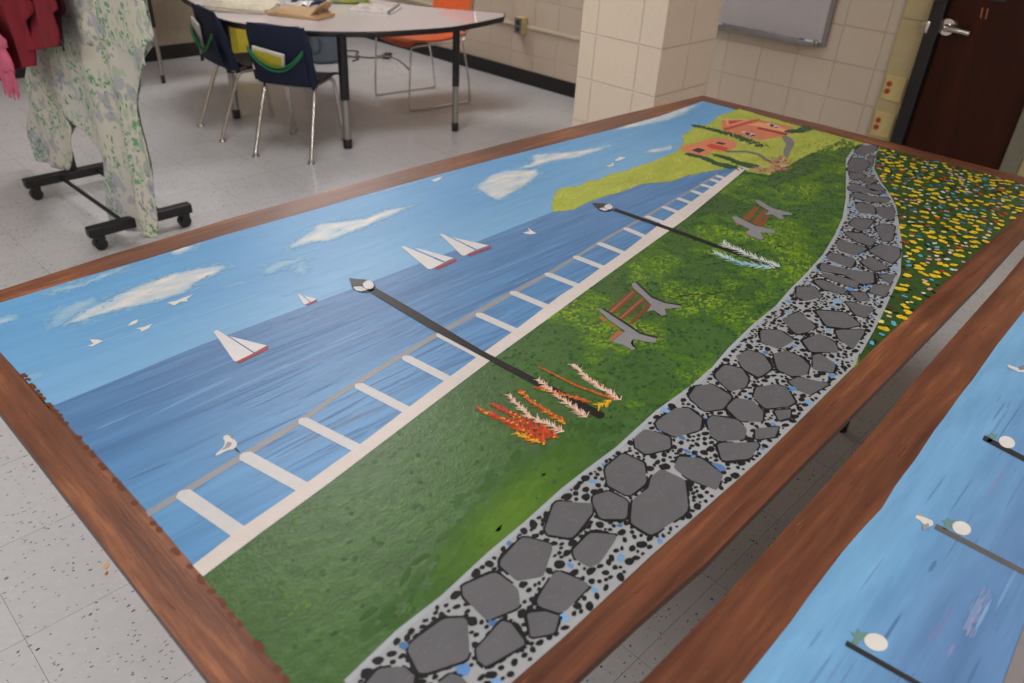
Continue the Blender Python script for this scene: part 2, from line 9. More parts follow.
STONES=[[(0.1652,-1.0689),(0.2113,-1.0694),(0.2313,-1.087),(0.1977,-1.126),(0.1493,-1.1036),(0.1576,-1.0744)],[(0.2551,-1.0518),(0.2977,-1.0636),(0.2986,-1.0995),(0.2828,-1.1167),(0.2415,-1.1052),(0.246,-1.064)],[(0.3082,-1.0558),(0.3594,-1.0476),(0.3783,-1.0826),(0.3321,-1.1071),(0.3034,-1.0902)],[(0.3883,-1.0572),(0.4349,-1.0344),(0.4666,-1.0702),(0.4532,-1.0819),(0.4007,-1.0915),(0.3833,-1.0667)],[(0.2105,-1.1205),(0.2549,-1.1153),(0.2595,-1.1225),(0.2528,-1.1537),(0.2032,-1.1438),(0.2014,-1.1321)],[(0.3014,-1.123),(0.3491,-1.1089),(0.3614,-1.1475),(0.3592,-1.1515),(0.3083,-1.1555),(0.2964,-1.1298)],[(0.2817,-1.1271),(0.2979,-1.1398),(0.3043,-1.1545),(0.2841,-1.1654),(0.2608,-1.1509),(0.271,-1.1392)],[(0.3862,-1.1037),(0.4239,-1.0994),(0.4472,-1.1271),(0.3954,-1.1388),(0.3795,-1.1352),(0.3783,-1.1127)],[(0.4769,-1.062),(0.4996,-1.0698),(0.5041,-1.0993),(0.4756,-1.1179),(0.4512,-1.0949),(0.4657,-1.0709)],[(0.1004,-1.0749),(0.1239,-1.0691),(0.1439,-1.0836),(0.146,-1.1003),(0.1339,-1.1099)],[(0.1546,-1.1231),(0.1715,-1.1228),(0.178,-1.1339),(0.1764,-1.1491)],[(0.531,-1.0385),(0.5758,-1.037),(0.5798,-1.0715),(0.5505,-1.0961),(0.5097,-1.0958),(0.5063,-1.0626)],[(0.5081,-1.1017),(0.5417,-1.1032),(0.5635,-1.0926),(0.5876,-1.0927),(0.5937,-1.1286),(0.5445,-1.1647),(0.4733,-1.1558),(0.4729,-1.1252)],[(0.6005,-1.103),(0.6274,-1.0948),(0.6476,-1.1178),(0.6397,-1.1596),(0.6044,-1.1694),(0.5966,-1.1313)],[(0.6117,-1.0285),(0.6437,-1.0262),(0.6537,-1.0626),(0.6332,-1.0789),(0.595,-1.0607),(0.5973,-1.0415)],[(0.6664,-1.0284),(0.7181,-1.0274),(0.7349,-1.0426),(0.7278,-1.0703),(0.7017,-1.084),(0.6583,-1.0696),(0.6564,-1.0379)],[(0.7296,-1.0767),(0.7457,-1.077),(0.7643,-1.1084),(0.7535,-1.1316),(0.7288,-1.1406),(0.6972,-1.116),(0.6994,-1.1002)],[(0.6927,-1.1163),(0.7389,-1.1562),(0.7326,-1.1619),(0.6969,-1.1677),(0.6619,-1.1419)],[(0.7771,-1.081),(0.8129,-1.0781),(0.8267,-1.1009),(0.811,-1.1268),(0.786,-1.1378),(0.7631,-1.114)],[(0.7649,-1.1373),(0.7973,-1.1605),(0.7686,-1.1683),(0.7399,-1.1509)],[(0.8264,-1.1359),(0.8504,-1.1528),(0.8278,-1.1617),(0.8076,-1.1528)],[(0.9764,-1.0549),(1.0035,-1.0671),(1.0031,-1.0932),(0.9877,-1.1175),(0.9564,-1.1262),(0.934,-1.1106),(0.9356,-1.0847)],[(0.9206,-1.0148),(0.9542,-1.0204),(0.9607,-1.0457),(0.9329,-1.0777),(0.8898,-1.0753),(0.8942,-1.0431)],[(0.8442,-1.0209),(0.8826,-1.0169),(0.8942,-1.0431),(0.8746,-1.066),(0.8513,-1.0756),(0.82,-1.0643),(0.8347,-1.0302)],[(0.7563,-1.0274),(0.7919,-1.0177),(0.8174,-1.032),(0.8121,-1.0739),(0.7707,-1.0808),(0.744,-1.0644)],[(0.8324,-1.0964),(0.8627,-1.0859),(0.8948,-1.1018),(0.9,-1.1195),(0.8724,-1.1492),(0.8512,-1.1461),(0.8207,-1.1247)],[(0.9169,-1.113),(0.9428,-1.1185),(0.9646,-1.1647),(0.9072,-1.1558),(0.9051,-1.137)],[(1.0221,-1.1053),(1.0387,-1.1103),(1.0282,-1.1443),(0.9974,-1.154),(0.9805,-1.125)],[(1.0312,-1.001),(1.059,-1.0254),(1.0459,-1.0613),(0.9963,-1.0577),(0.9924,-1.0242)],[(1.0556,-1.0698),(1.1055,-1.0792),(1.0947,-1.1147),(1.0654,-1.134),(1.0298,-1.0974)],[(1.0961,-1.0086),(1.1525,-1.0179),(1.1222,-1.0647),(1.1011,-1.0679),(1.0665,-1.0533)],[(1.1794,-1.0355),(1.216,-1.0791),(1.1921,-1.1206),(1.1558,-1.1052),(1.1373,-1.078)],[(1.1367,-1.0938),(1.1835,-1.1328),(1.0957,-1.146),(1.1096,-1.1124)],[(1.242,-0.9666),(1.2717,-0.9921),(1.2416,-1.0232),(1.1999,-1.0092),(1.2001,-0.9873)],[(1.26,-1.0576),(1.2803,-1.1114),(1.2251,-1.1158),(1.2211,-1.0951)],[(1.3059,-1.0472),(1.3269,-1.0717),(1.2988,-1.0949),(1.2788,-1.08)],[(1.2946,-0.9789),(1.3129,-0.9878),(1.309,-1.0435),(1.282,-1.0457),(1.2731,-1.0062)],[(1.3296,-0.9751),(1.3478,-0.9768),(1.3635,-1.0446),(1.3289,-1.0542),(1.3255,-1.012)],[(1.3325,-1.0765),(1.3759,-1.0685),(1.4012,-1.0967),(1.3384,-1.1069)],[(1.4248,-1.0562),(1.4639,-1.0826),(1.4046,-1.093)],[(1.7678,-0.8623),(1.8034,-0.8605),(1.814,-0.8936),(1.7581,-0.9197),(1.7349,-0.8891)],[(1.8036,-0.9034),(1.8439,-0.9299),(1.7902,-0.9575),(1.7479,-0.9629),(1.7545,-0.9283)],[(1.6415,-0.9034),(1.6905,-0.8933),(1.7175,-0.9324),(1.6565,-0.943),(1.6223,-0.9362)],[(1.6751,-0.9529),(1.7091,-0.9534),(1.7228,-0.9812),(1.6296,-1.0098),(1.6076,-0.9966)],[(1.5861,-0.9115),(1.6152,-0.9461),(1.5995,-0.9848),(1.5577,-0.9899),(1.5588,-0.956)],[(1.5094,-0.9298),(1.5411,-0.9261),(1.5406,-0.9903),(1.4789,-0.9864),(1.4766,-0.9511)],[(1.5289,-0.995),(1.5926,-0.9992),(1.6018,-1.0367),(1.5594,-1.0541),(1.5034,-1.0578)],[(1.4622,-1.0047),(1.5036,-1.0118),(1.4777,-1.063),(1.4361,-1.0453),(1.4494,-1.0211)],[(1.4338,-0.9437),(1.4547,-0.9442),(1.4618,-0.9952),(1.4129,-1.008),(1.4114,-0.9572)],[(1.3688,-0.9573),(1.3874,-0.9551),(1.406,-1.0109),(1.4291,-1.0481),(1.3817,-1.0671),(1.3562,-1.0535),(1.371,-1.0072),(1.3478,-0.9702)],[(1.8947,-0.792),(1.9302,-0.7929),(1.9266,-0.8263),(1.933,-0.8757),(1.9012,-0.8677),(1.87,-0.8079)],[(1.8276,-0.826),(1.8685,-0.8242),(1.8741,-0.8632),(1.898,-0.8994),(1.8697,-0.9103),(1.8281,-0.8768)],[(1.9798,-0.7855),(2.0207,-0.7986),(2.007,-0.8256),(1.958,-0.824)],[(2.0046,-0.7474),(2.0347,-0.7708),(2.0058,-0.7964),(1.9563,-0.7764)],[(1.9416,-0.8201),(1.9803,-0.8416),(1.9449,-0.8711),(1.9145,-0.8469)],[(2.0684,-0.7171),(2.139,-0.6985),(2.1644,-0.7286),(2.121,-0.7578),(2.0347,-0.7708),(2.0185,-0.7386)],[(2.2082,-0.675),(2.2867,-0.6662),(2.3285,-0.6978),(2.2641,-0.7175),(2.1818,-0.7098)],[(2.1826,-0.7212),(2.2235,-0.7308),(2.1108,-0.7704)]]
CLOUDS=[(1,[(0.151,-0.2062),(0.1824,-0.1826),(0.2873,-0.1518),(0.3699,-0.1436),(0.4144,-0.156),(0.4698,-0.1782),(0.4287,-0.1999),(0.3745,-0.2149),(0.3476,-0.2327),(0.2853,-0.2293),(0.2415,-0.2183),(0.196,-0.2152),(0.169,-0.2169)]),(0.35,[(0.1264,-0.2043),(0.1512,-0.1658),(0.1832,-0.1407),(0.225,-0.1439),(0.2209,-0.1734),(0.1824,-0.1826),(0.151,-0.2062)]),(0.6,[(0.1626,-0.0877),(0.1914,-0.0671),(0.2306,-0.0796),(0.2637,-0.0693),(0.3246,-0.058),(0.3072,-0.0777),(0.2654,-0.0854),(0.2237,-0.0971),(0.1918,-0.087)]),(0.8,[(0.4027,-0.0529),(0.4456,-0.0396),(0.4672,-0.0459),(0.4432,-0.073),(0.4131,-0.0849),(0.4033,-0.0712)]),(0.8,[(0.078,-0.1171),(0.0998,-0.126),(0.1067,-0.132),(0.0879,-0.1408),(0.0726,-0.1344)]),(0.25,[(0.413,-0.2538),(0.4457,-0.2542),(0.4255,-0.2646)]),(0.3,[(0.0561,-0.3224),(0.0724,-0.3313),(0.0623,-0.337)]),(0.9,[(0.5786,-0.1849),(0.6726,-0.144),(0.6974,-0.1249),(0.7275,-0.1334),(0.7932,-0.1625),(0.8535,-0.1519),(0.9432,-0.1764),(0.88,-0.1856),(0.8311,-0.1967),(0.7667,-0.2058),(0.7148,-0.2098),(0.6651,-0.2137),(0.6353,-0.1991),(0.5974,-0.1978)]),(0.4,[(0.49,-0.2446),(0.5337,-0.2229),(0.6098,-0.2531),(0.5491,-0.2558),(0.497,-0.2657)]),(0.4,[(0.5362,-0.2838),(0.5716,-0.2616),(0.5534,-0.3048)]),(0.45,[(0.8809,-0.0468),(0.9479,-0.0323),(1.0326,-0.0588),(0.9733,-0.0721),(0.911,-0.0613)]),(0.3,[(0.4738,-0.3461),(0.5295,-0.3442),(0.5145,-0.3554)]),(0.9,[(1.1174,-0.1812),(1.1969,-0.1446),(1.2655,-0.1401),(1.3362,-0.1903),(1.3201,-0.218),(1.2297,-0.2529),(1.1707,-0.2659),(1.1019,-0.2822),(1.0978,-0.2528)]),(0.85,[(1.2691,-0.1547),(1.3736,-0.1384),(1.4089,-0.1016),(1.4363,-0.1093),(1.5098,-0.1468),(1.6857,-0.1888),(1.6156,-0.1973),(1.4986,-0.2013),(1.4227,-0.1762),(1.3424,-0.1759)]),(0.8,[(1.6764,-0.2844),(1.724,-0.2768),(1.8079,-0.298),(1.7832,-0.3188),(1.7176,-0.3158)]),(0.7,[(1.7624,-0.1071),(1.9151,-0.0653),(2.0491,-0.0587),(2.2164,-0.0868),(2.3227,-0.0854),(2.1438,-0.1336),(2.0193,-0.1476),(1.8789,-0.1303)])]
SPIKES=[('red',1,[(0.4964,-0.8273),(0.51,-0.8879),(0.5116,-0.951)]),('red',1,[(0.5204,-0.8345),(0.5262,-0.8971),(0.5332,-0.9552)]),('orange',0.8,[(0.5751,-0.8389),(0.5675,-0.8804),(0.5667,-0.9398)]),('thin',0.7,[(0.6468,-0.8161),(0.6521,-0.896),(0.6695,-0.958)]),('orange',0.7,[(0.6011,-0.8499),(0.6198,-0.8947),(0.6358,-0.9335)]),('pink',1,[(0.6932,-0.8474),(0.6786,-0.8975),(0.6725,-0.9607)]),('pink',1,[(0.6201,-0.8383),(0.6083,-0.8904),(0.5994,-0.9528)]),('pink',1,[(0.5539,-0.835),(0.5404,-0.8875),(0.5493,-0.9512)]),('yellow',1,[(0.6341,-0.9468),(0.6463,-0.949),(0.6614,-0.9507)]),('yellow',0.6,[(0.4963,-0.9079),(0.5076,-0.9447)]),('yellow',0.5,[(0.5657,-0.9305),(0.5651,-0.9411)]),('white',1,[(1.3085,-0.761),(1.2986,-0.8337),(1.2988,-0.903)]),('cyan',1,[(1.2503,-0.7773),(1.2487,-0.838),(1.285,-0.8989)]),('rose',1.2,[(1.814,-0.571),(1.8476,-0.5903),(1.8965,-0.6144)]),('rose',1.2,[(1.9268,-0.5527),(1.9021,-0.5909),(1.8687,-0.6204)]),('rose',1,[(1.958,-0.5621),(1.9358,-0.6028)])]
HEDGES=[(0.006,0.03,[(2.0309,-0.2251),(2.0438,-0.2647),(2.0485,-0.3546),(2.0255,-0.4605)]),(0.012,0.02,[(2.2264,-0.4521),(2.2666,-0.4695),(2.3309,-0.4758)]),(0.008,0.02,[(1.7712,-0.372),(1.7821,-0.4126),(1.7688,-0.4737),(1.7843,-0.5246)]),(0.006,0.022,[(1.8306,-0.4233),(1.8363,-0.4687),(1.8228,-0.5155),(1.8326,-0.5441)])]
PINK=(0.6174, -1.4782, 0.6848, -1.4768)
SHAPES2=[(6,'flat',(50,48,50),[(0.999,-1.3846),(1.0102,-1.3838),(0.9969,-1.4685),(0.9832,-1.4688),(0.995,-1.3853)],0),(6,'flat',(96,94,90),[(0.7529,-1.3983),(0.7612,-1.3977),(0.7604,-1.5135),(0.7505,-1.5134),(0.75,-1.3988)],0),(6,'flat',(50,48,50),[(0.4979,-1.3909),(0.5036,-1.3903),(0.5118,-1.4918),(0.5048,-1.4918),(0.4959,-1.3913)],0),(7,'flat',(216,212,205),[(1.0188,-1.4229),(1.0124,-1.4227),(1.0068,-1.421),(1.0028,-1.418),(1.001,-1.4142),(1.0016,-1.4101),(1.0046,-1.4064),(1.0096,-1.4036),(1.0158,-1.4021),(1.0222,-1.4022),(1.0279,-1.4039),(1.032,-1.4069),(1.0339,-1.4108),(1.0331,-1.415),(1.03,-1.4187),(1.0249,-1.4215)],0),(7,'flat',(216,212,205),[(0.7795,-1.4334),(0.774,-1.4332),(0.7689,-1.4314),(0.7651,-1.4284),(0.7631,-1.4246),(0.7632,-1.4206),(0.7653,-1.4169),(0.7693,-1.4141),(0.7745,-1.4127),(0.7801,-1.4128),(0.7852,-1.4146),(0.7891,-1.4176),(0.7912,-1.4215),(0.791,-1.4256),(0.7888,-1.4293),(0.7847,-1.432)],0),(7,'flat',(216,212,205),[(0.5282,-1.4246),(0.5232,-1.4243),(0.5184,-1.4225),(0.5145,-1.4193),(0.5121,-1.4152),(0.5115,-1.4109),(0.5129,-1.4069),(0.516,-1.4038),(0.5205,-1.4022),(0.5255,-1.4024),(0.5305,-1.4042),(0.5345,-1.4074),(0.5369,-1.4116),(0.5374,-1.4161),(0.5359,-1.4201),(0.5327,-1.4231)],0),(6,'flat',(105,140,132),[(1.0152,-1.3843),(1.0169,-1.3894),(1.0275,-1.3881),(1.0224,-1.3927),(1.0287,-1.3966),(1.0144,-1.3981),(1.0095,-1.3955),(0.9985,-1.3962),(0.9962,-1.3905),(1.0086,-1.391)],0),(6,'flat',(105,140,132),[(0.7736,-1.3996),(0.7756,-1.4048),(0.7846,-1.4035),(0.7808,-1.408),(0.7867,-1.4119),(0.7745,-1.4133),(0.77,-1.4107),(0.7606,-1.4113),(0.7579,-1.4056),(0.7687,-1.4062)],0),(6,'flat',(105,140,132),[(0.517,-1.3876),(0.5197,-1.3934),(0.528,-1.3918),(0.5251,-1.397),(0.5313,-1.4014),(0.52,-1.4031),(0.5154,-1.4001),(0.5066,-1.4008),(0.5032,-1.3945),(0.5134,-1.395)],0),(7,'flat',(215,210,205),[(0.7514,-1.3737),(0.7583,-1.3736),(0.7604,-1.3783),(0.7621,-1.3851),(0.7628,-1.3923),(0.7558,-1.3953),(0.7469,-1.392),(0.7383,-1.3883),(0.7479,-1.386),(0.7506,-1.3807)],0),(8,'flat',(150,150,150),[(0.7454,-1.3855),(0.7544,-1.3895),(0.7501,-1.3919),(0.7372,-1.3911),(0.7371,-1.3884)],0),(8,'flat',(205,170,70),[(0.7609,-1.3747),(0.765,-1.3773),(0.7589,-1.3795)],0),(7,'flat',(210,208,205),[(1.2486,-1.3511),(1.2572,-1.3521),(1.2564,-1.3581),(1.2587,-1.3685),(1.2685,-1.3756),(1.2681,-1.3852),(1.254,-1.3792),(1.2443,-1.3705),(1.2461,-1.3589)],0),(8,'flat',(120,125,135),[(1.2588,-1.3652),(1.2803,-1.3727),(1.28,-1.3792),(1.2627,-1.377),(1.2514,-1.3703)],0),(8,'flat',(190,165,70),[(1.2464,-1.3533),(1.2447,-1.3576),(1.2405,-1.3571)],0),(6,'flat',(128,122,122),[(0.6701,-1.5225),(0.6415,-1.5395),(0.5918,-1.557),(0.4874,-1.5561),(0.514,-1.5264),(0.5724,-1.5271)],0),(6,'flat',(80,150,160),[(0.6074,-1.54),(0.6332,-1.5568),(0.5264,-1.581),(0.4982,-1.5532)],0)]
SHEET={'main':[((2.45,1.325),(1.35,1.325)),((2.067,0.894),(1.153,1.018)),((2.183,0.79),(1.122,0.947)),((2.29,0.688),(1.139,0.891)),((2.447,0.536),(1.209,0.791)),((2.572,0.401),(1.346,0.684)),((2.627,0.311),(1.394,0.597))],'left':[((2.584,0.385),(1.993,0.515)),((2.673,0.215),(2.07,0.373)),((2.714,0.107),(2.135,0.283)),((2.734,0.061),(2.304,0.118))],'right':[((2.162,0.477),(1.358,0.675)),((2.132,0.426),(1.394,0.597)),((2.027,0.392),(1.387,0.541)),((1.885,0.361),(1.364,0.466)),((1.797,0.309),(1.368,0.381)),((1.854,0.164),(1.395,0.279)),((1.864,0.029),(1.4,0.188)),((1.71,0.027),(1.42,0.097))],'flap':[((1.9,1.325),(1.35,1.325)),((1.501,0.973),(1.089,1.028)),((1.554,0.908),(1.073,0.974)),((1.597,0.849),(1.059,0.913)),((1.544,0.838),(1.109,0.875)),((1.385,0.833),(1.138,0.839)),((1.278,0.832),(1.137,0.809))],'tail':[((1.7,1.325),(1.4,1.325)),((1.661,0.925),(1.291,0.977)),((1.628,0.794),(1.302,0.85)),((1.63,0.687),(1.44,0.707)),((1.614,0.58),(1.52,0.601)),((1.597,0.47),(1.53,0.505)),((1.589,0.332),(1.496,0.37)),((1.576,0.283),(1.55,0.282))],'tail2':[((2.4,1.325),(2.0,1.325)),((2.232,0.845),(1.955,0.884)),((2.354,0.588),(1.997,0.655)),((2.526,0.333),(2.182,0.412)),((2.592,0.126),(2.316,0.246)),((2.603,0.033),(2.444,0.093))],'jl':[((3.1,1.325),(2.55,1.325)),((2.699,0.832),(1.874,0.941)),((2.553,0.714),(1.942,0.812)),((2.377,0.636),(1.977,0.723)),((2.299,0.575),(1.998,0.653))],'jr':[((2.6,1.325),(2.3,1.325)),((1.902,0.936),(1.665,0.968)),((1.94,0.845),(1.673,0.889)),((2.0,0.765),(1.656,0.833)),((2.026,0.702),(1.678,0.785))],'jd':[((2.65,1.325),(2.3,1.325)),((2.121,0.904),(1.753,0.953)),((2.167,0.789),(1.785,0.848)),((2.199,0.689),(1.799,0.77)),((2.19,0.671),(1.82,0.752))],'zip':[(1.604,0.817),(1.599,0.798),(1.601,0.781)],'scarf':[((3.2,1.325),(3.05,1.325)),((2.432,0.814),(2.183,0.777)),((2.436,0.678),(2.144,0.691)),((2.295,0.594),(2.114,0.606))]}
SCRAP=[(0.1487, 0.0165), (0.1404, -0.0062)]
TBL=[(3.431, 1.967), (3.194, 1.921), (2.939, 1.897), (2.691, 1.944), (2.523, 1.995), (2.341, 2.103), (2.217, 2.208), (2.108, 2.325), (2.045, 2.483), (2.01, 2.613), (2.014, 2.773), (2.057, 2.974)]
WASH=(0.3835, -1.0124)
EXPO=0.0


# ------------------------------------------------------------------ helpers
def lin(c):
    return tuple(((v/255)/12.92 if v/255 <= .04045 else ((v/255+.055)/1.055)**2.4) for v in c)
K = 1.0
def alb(c, k=K):
    return tuple(min(.86, v*k) for v in lin(c)) + (1.0,)

class N:
    """tiny node helper"""
    def __init__(s, name):
        s.m = bpy.data.materials.new(name); s.m.use_nodes = True
        s.t = s.m.node_tree; s.b = s.t.nodes['Principled BSDF']
    def n(s, typ, **kw):
        x = s.t.nodes.new(typ)
        for k, v in kw.items():
            if k.startswith('i_'):
                x.inputs[k[2:].replace('_', ' ')].default_value = v
            else:
                setattr(x, k, v)
        return x
    def l(s, a, b): s.t.links.new(a, b)
    def coord(s, scale=(1, 1, 1), rot=(0, 0, 0), loc=(0, 0, 0), kind='Object'):
        tc = s.n('ShaderNodeTexCoord'); mp = s.n('ShaderNodeMapping')
        mp.inputs['Scale'].default_value = scale; mp.inputs['Rotation'].default_value = rot; mp.inputs['Location'].default_value = loc
        s.l(tc.outputs[kind], mp.inputs['Vector']); return mp.outputs[0]
    def noise(s, vec, scale, detail=3, rough=.5):
        x = s.n('ShaderNodeTexNoise'); x.inputs['Scale'].default_value = scale
        x.inputs['Detail'].default_value = detail; x.inputs['Roughness'].default_value = rough
        s.l(vec, x.inputs['Vector']); return x.outputs['Fac']
    def ramp(s, fac, stops):
        r = s.n('ShaderNodeValToRGB'); e = r.color_ramp.elements
        while len(e) < len(stops): e.new(.5)
        for el, (p, c) in zip(e, stops):
            el.position = p; el.color = c if len(c) == 4 else tuple(c)+(1,)
        s.l(fac, r.inputs['Fac']); return r.outputs['Color']
    def mix(s, fac, a, b, mode='MIX'):
        x = s.n('ShaderNodeMix', data_type='RGBA', blend_type=mode)
        for v, i in ((fac, 0), (a, 6), (b, 7)):
            if hasattr(v, 'is_linked') or hasattr(v, 'links'): s.l(v, x.inputs[i])
            else: x.inputs[i].default_value = v
        return x.outputs[2]
    def math(s, op, a, b=0.0, c=None):
        x = s.n('ShaderNodeMath', operation=op)
        for i, v in enumerate((a, b, c)):
            if v is None: continue
            if hasattr(v, 'links'): s.l(v, x.inputs[i])
            else: x.inputs[i].default_value = v
        return x.outputs[0]
    def bump(s, h, strength=.3, dist=.002):
        x = s.n('ShaderNodeBump'); x.inputs['Strength'].default_value = strength; x.inputs['Distance'].default_value = dist
        s.l(h, x.inputs['Height']); s.l(x.outputs[0], s.b.inputs['Normal'])
    def base(s, v):
        if hasattr(v, 'links'): s.l(v, s.b.inputs['Base Color'])
        else: s.b.inputs['Base Color'].default_value = v
    def rough(s, v):
        if hasattr(v, 'links'): s.l(v, s.b.inputs['Roughness'])
        else: s.b.inputs['Roughness'].default_value = v

def simple(name, c, rough=.5, metal=0, var=.08, scale=30, bump=0, k=K, kind='Object', spec=.5):
    w = N(name); a = alb(c, k); v = w.coord(kind=kind)
    f = w.noise(v, scale)
    w.base(w.ramp(f, [(.3, tuple(x*(1-var) for x in a[:3])), (.7, tuple(min(1, x*(1+var)) for x in a[:3]))]))
    w.rough(rough); w.b.inputs['Metallic'].default_value = metal
    w.b.inputs['Specular IOR Level'].default_value = spec
    if bump: w.bump(f, bump)
    return w.m

# ------------------------------------------------------------------ materials
def mat_paint(name, stretch, amp=.1, bump=.35, rough=.38, amp2=.05, rot=0, spec=.45):
    w = N(name)
    at = w.n('ShaderNodeAttribute', attribute_name='Col')
    v = w.coord(scale=stretch, rot=(0, 0, rot)); f = w.noise(v, 1.0, 5, .6)
    v2 = w.coord(); f2 = w.noise(v2, 240, 2); f3 = w.noise(v2, 5, 3)
    r = w.ramp(f, [(.25, (1-amp,)*3), (.75, (1+amp,)*3)])
    c = w.mix(1.0, at.outputs['Color'], r, 'MULTIPLY')
    r3 = w.ramp(f3, [(.3, (1-amp2,)*3), (.7, (1+amp2,)*3)])
    c = w.mix(1.0, c, r3, 'MULTIPLY')
    w.base(c); w.rough(rough)
    w.bump(w.math('ADD', f, w.math('MULTIPLY', f2, .35)), bump, .0012)
    w.b.inputs['Specular IOR Level'].default_value = spec
    return w.m
M = {}
M['flat'] = mat_paint('acrylic_paint', (60, 60, 60), .05, .25, spec=.25)
M['grass'] = mat_paint('green_paint', (60, 85, 70), .26, .9, .36, .14)
M['sea_dab'] = mat_paint('sea_stroke_paint', (6, 130, 30), .07, .3)
M['hill'] = mat_paint('hill_paint', (12, 40, 30), .16, .35, .4, .1, .3)
M['path'] = mat_paint('path_paint', (40, 60, 30), .07, .3, .42, .05, spec=.35)
def mat_grad(name, y0, y1, stops, streak, amp, low=None):
    w = N(name); tc = w.n('ShaderNodeTexCoord'); sp = w.n('ShaderNodeSeparateXYZ'); w.l(tc.outputs['Object'], sp.inputs[0])
    wob = w.noise(w.coord(scale=(1.6, 9, 1)), 1, 4)
    t = w.math('DIVIDE', w.math('SUBTRACT', w.math('ADD', sp.outputs['Y'], w.math('MULTIPLY', w.math('SUBTRACT', wob, .5), .12)), y0), y1-y0)
    c = w.ramp(t, [(p, alb(q)) for p, q in stops])
    f = w.noise(w.coord(scale=streak), 1, 6, .62)
    r = w.ramp(f, [(.3, (1-amp, 1-amp*.9, 1-amp*.75)), (.5, (1, 1, 1)), (.72, (1+amp*1.1, 1+amp, 1+amp*.8))])
    c = w.mix(1.0, c, r, 'MULTIPLY')
    g = w.noise(w.coord(scale=(2.2, 6, 1), loc=(3, 1, 0)), 1, 3)
    c = w.mix(1.0, c, w.ramp(g, [(.3, (.9, .92, .95)), (.7, (1.08, 1.07, 1.05))]), 'MULTIPLY')
    w.base(c); w.rough(.38)
    fine = w.noise(w.coord(scale=(45, 420, 1)), 1, 3)
    w.bump(w.math('ADD', f, w.math('MULTIPLY', fine, .5)), .35, .001)
    w.b.inputs['Specular IOR Level'].default_value = .45
    return w.m
M['sky'] = mat_grad('sky_paint', -.03, -.44, [(0, (95, 155, 204)), (.45, (102, 160, 207)), (1, (122, 172, 212))], (5, 45, 1), .09)
M['sea'] = mat_grad('sea_paint', -.40, -.84, [(0, (84, 126, 172)), (.35, (80, 128, 176)), (.7, (88, 142, 190)), (1, (88, 148, 198))], (3.2, 60, 1), .22)
M['sky2'] = mat_grad('lake_paint', -1.29, -1.75, [(0, (118, 170, 208)), (.22, (112, 162, 203)), (.42, (92, 128, 172)), (.72, (98, 136, 178)), (1, (108, 146, 186))], (5, 34, 1), .2)
def mat_border(name, stretch):
    w = N(name); f = w.noise(w.coord(scale=stretch), 1, 6, .65); g = w.noise(w.coord(scale=(3, 3, 1)), 1.3, 2)
    s = w.math('ADD', w.math('MULTIPLY', f, .75), w.math('MULTIPLY', g, .35))
    c = w.ramp(s, [(.38, alb((80, 44, 30))), (.52, alb((104, 61, 41))), (.62, alb((122, 73, 48))), (.74, alb((166, 106, 70)))])
    w.base(c); w.rough(.36)
    h = w.noise(w.coord(scale=tuple(v*4 for v in stretch)), 1, 4)
    w.bump(w.math('ADD', f, h), .35, .0012); return w.m
M['border_x'] = mat_border('brown_paint_lengthwise', (4, 50, 1))
M['border_y'] = mat_border('brown_paint_crosswise', (50, 4, 1))
M['edge'] = simple('dark_board_edge', (62, 36, 26), .5)
M['ply'] = simple('plywood', (120, 88, 58), .6)

def mat_block(name, axis, w_, h_, off, c, k=K):
    w = N(name); tc = w.n('ShaderNodeTexCoord'); sp = w.n('ShaderNodeSeparateXYZ'); w.l(tc.outputs['Object'], sp.inputs[0])
    cb = w.n('ShaderNodeCombineXYZ')
    w.l(w.math('SUBTRACT', sp.outputs[axis], off[0]-20*w_), cb.inputs[0]); w.l(w.math('SUBTRACT', sp.outputs['Z'], off[1]-20*h_), cb.inputs[1])
    b = w.n('ShaderNodeTexBrick'); b.offset = 0; b.squash = 1
    b.inputs['Scale'].default_value = 1; b.inputs['Brick Width'].default_value = w_; b.inputs['Row Height'].default_value = h_
    b.inputs['Mortar Size'].default_value = .0035; b.inputs['Mortar Smooth'].default_value = .6; b.inputs['Bias'].default_value = 0
    a = alb(c, k); b.inputs['Color1'].default_value = a; b.inputs['Color2'].default_value = tuple(v*.965 for v in a[:3])+(1,)
    b.inputs['Mortar'].default_value = tuple(v*.97 for v in a[:3])+(1,)
    w.l(cb.outputs[0], b.inputs['Vector'])
    f = w.noise(w.coord(), 90, 3); w.base(w.mix(1.0, b.outputs['Color'], w.ramp(f, [(.3, (.97,)*3), (.7, (1.03,)*3)]), 'MULTIPLY'))
    w.rough(.55)
    w.bump(w.math('SUBTRACT', w.math('MULTIPLY', f, .12), b.outputs['Fac']), .8, .006)
    return w.m
WALLC = (196, 180, 162)
M['block_x'] = mat_block('cream_block_wall', 'Y', .2195, .1860, (.038, .026), WALLC)
M['block_y'] = mat_block('cream_block_side', 'X', .2195, .1860, (.05, .026), WALLC)
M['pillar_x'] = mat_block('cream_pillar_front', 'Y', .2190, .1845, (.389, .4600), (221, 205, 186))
M['pillar_y'] = mat_block('cream_pillar_side', 'X', .2030, .1845, (2.577, .4600), (214, 196, 176))

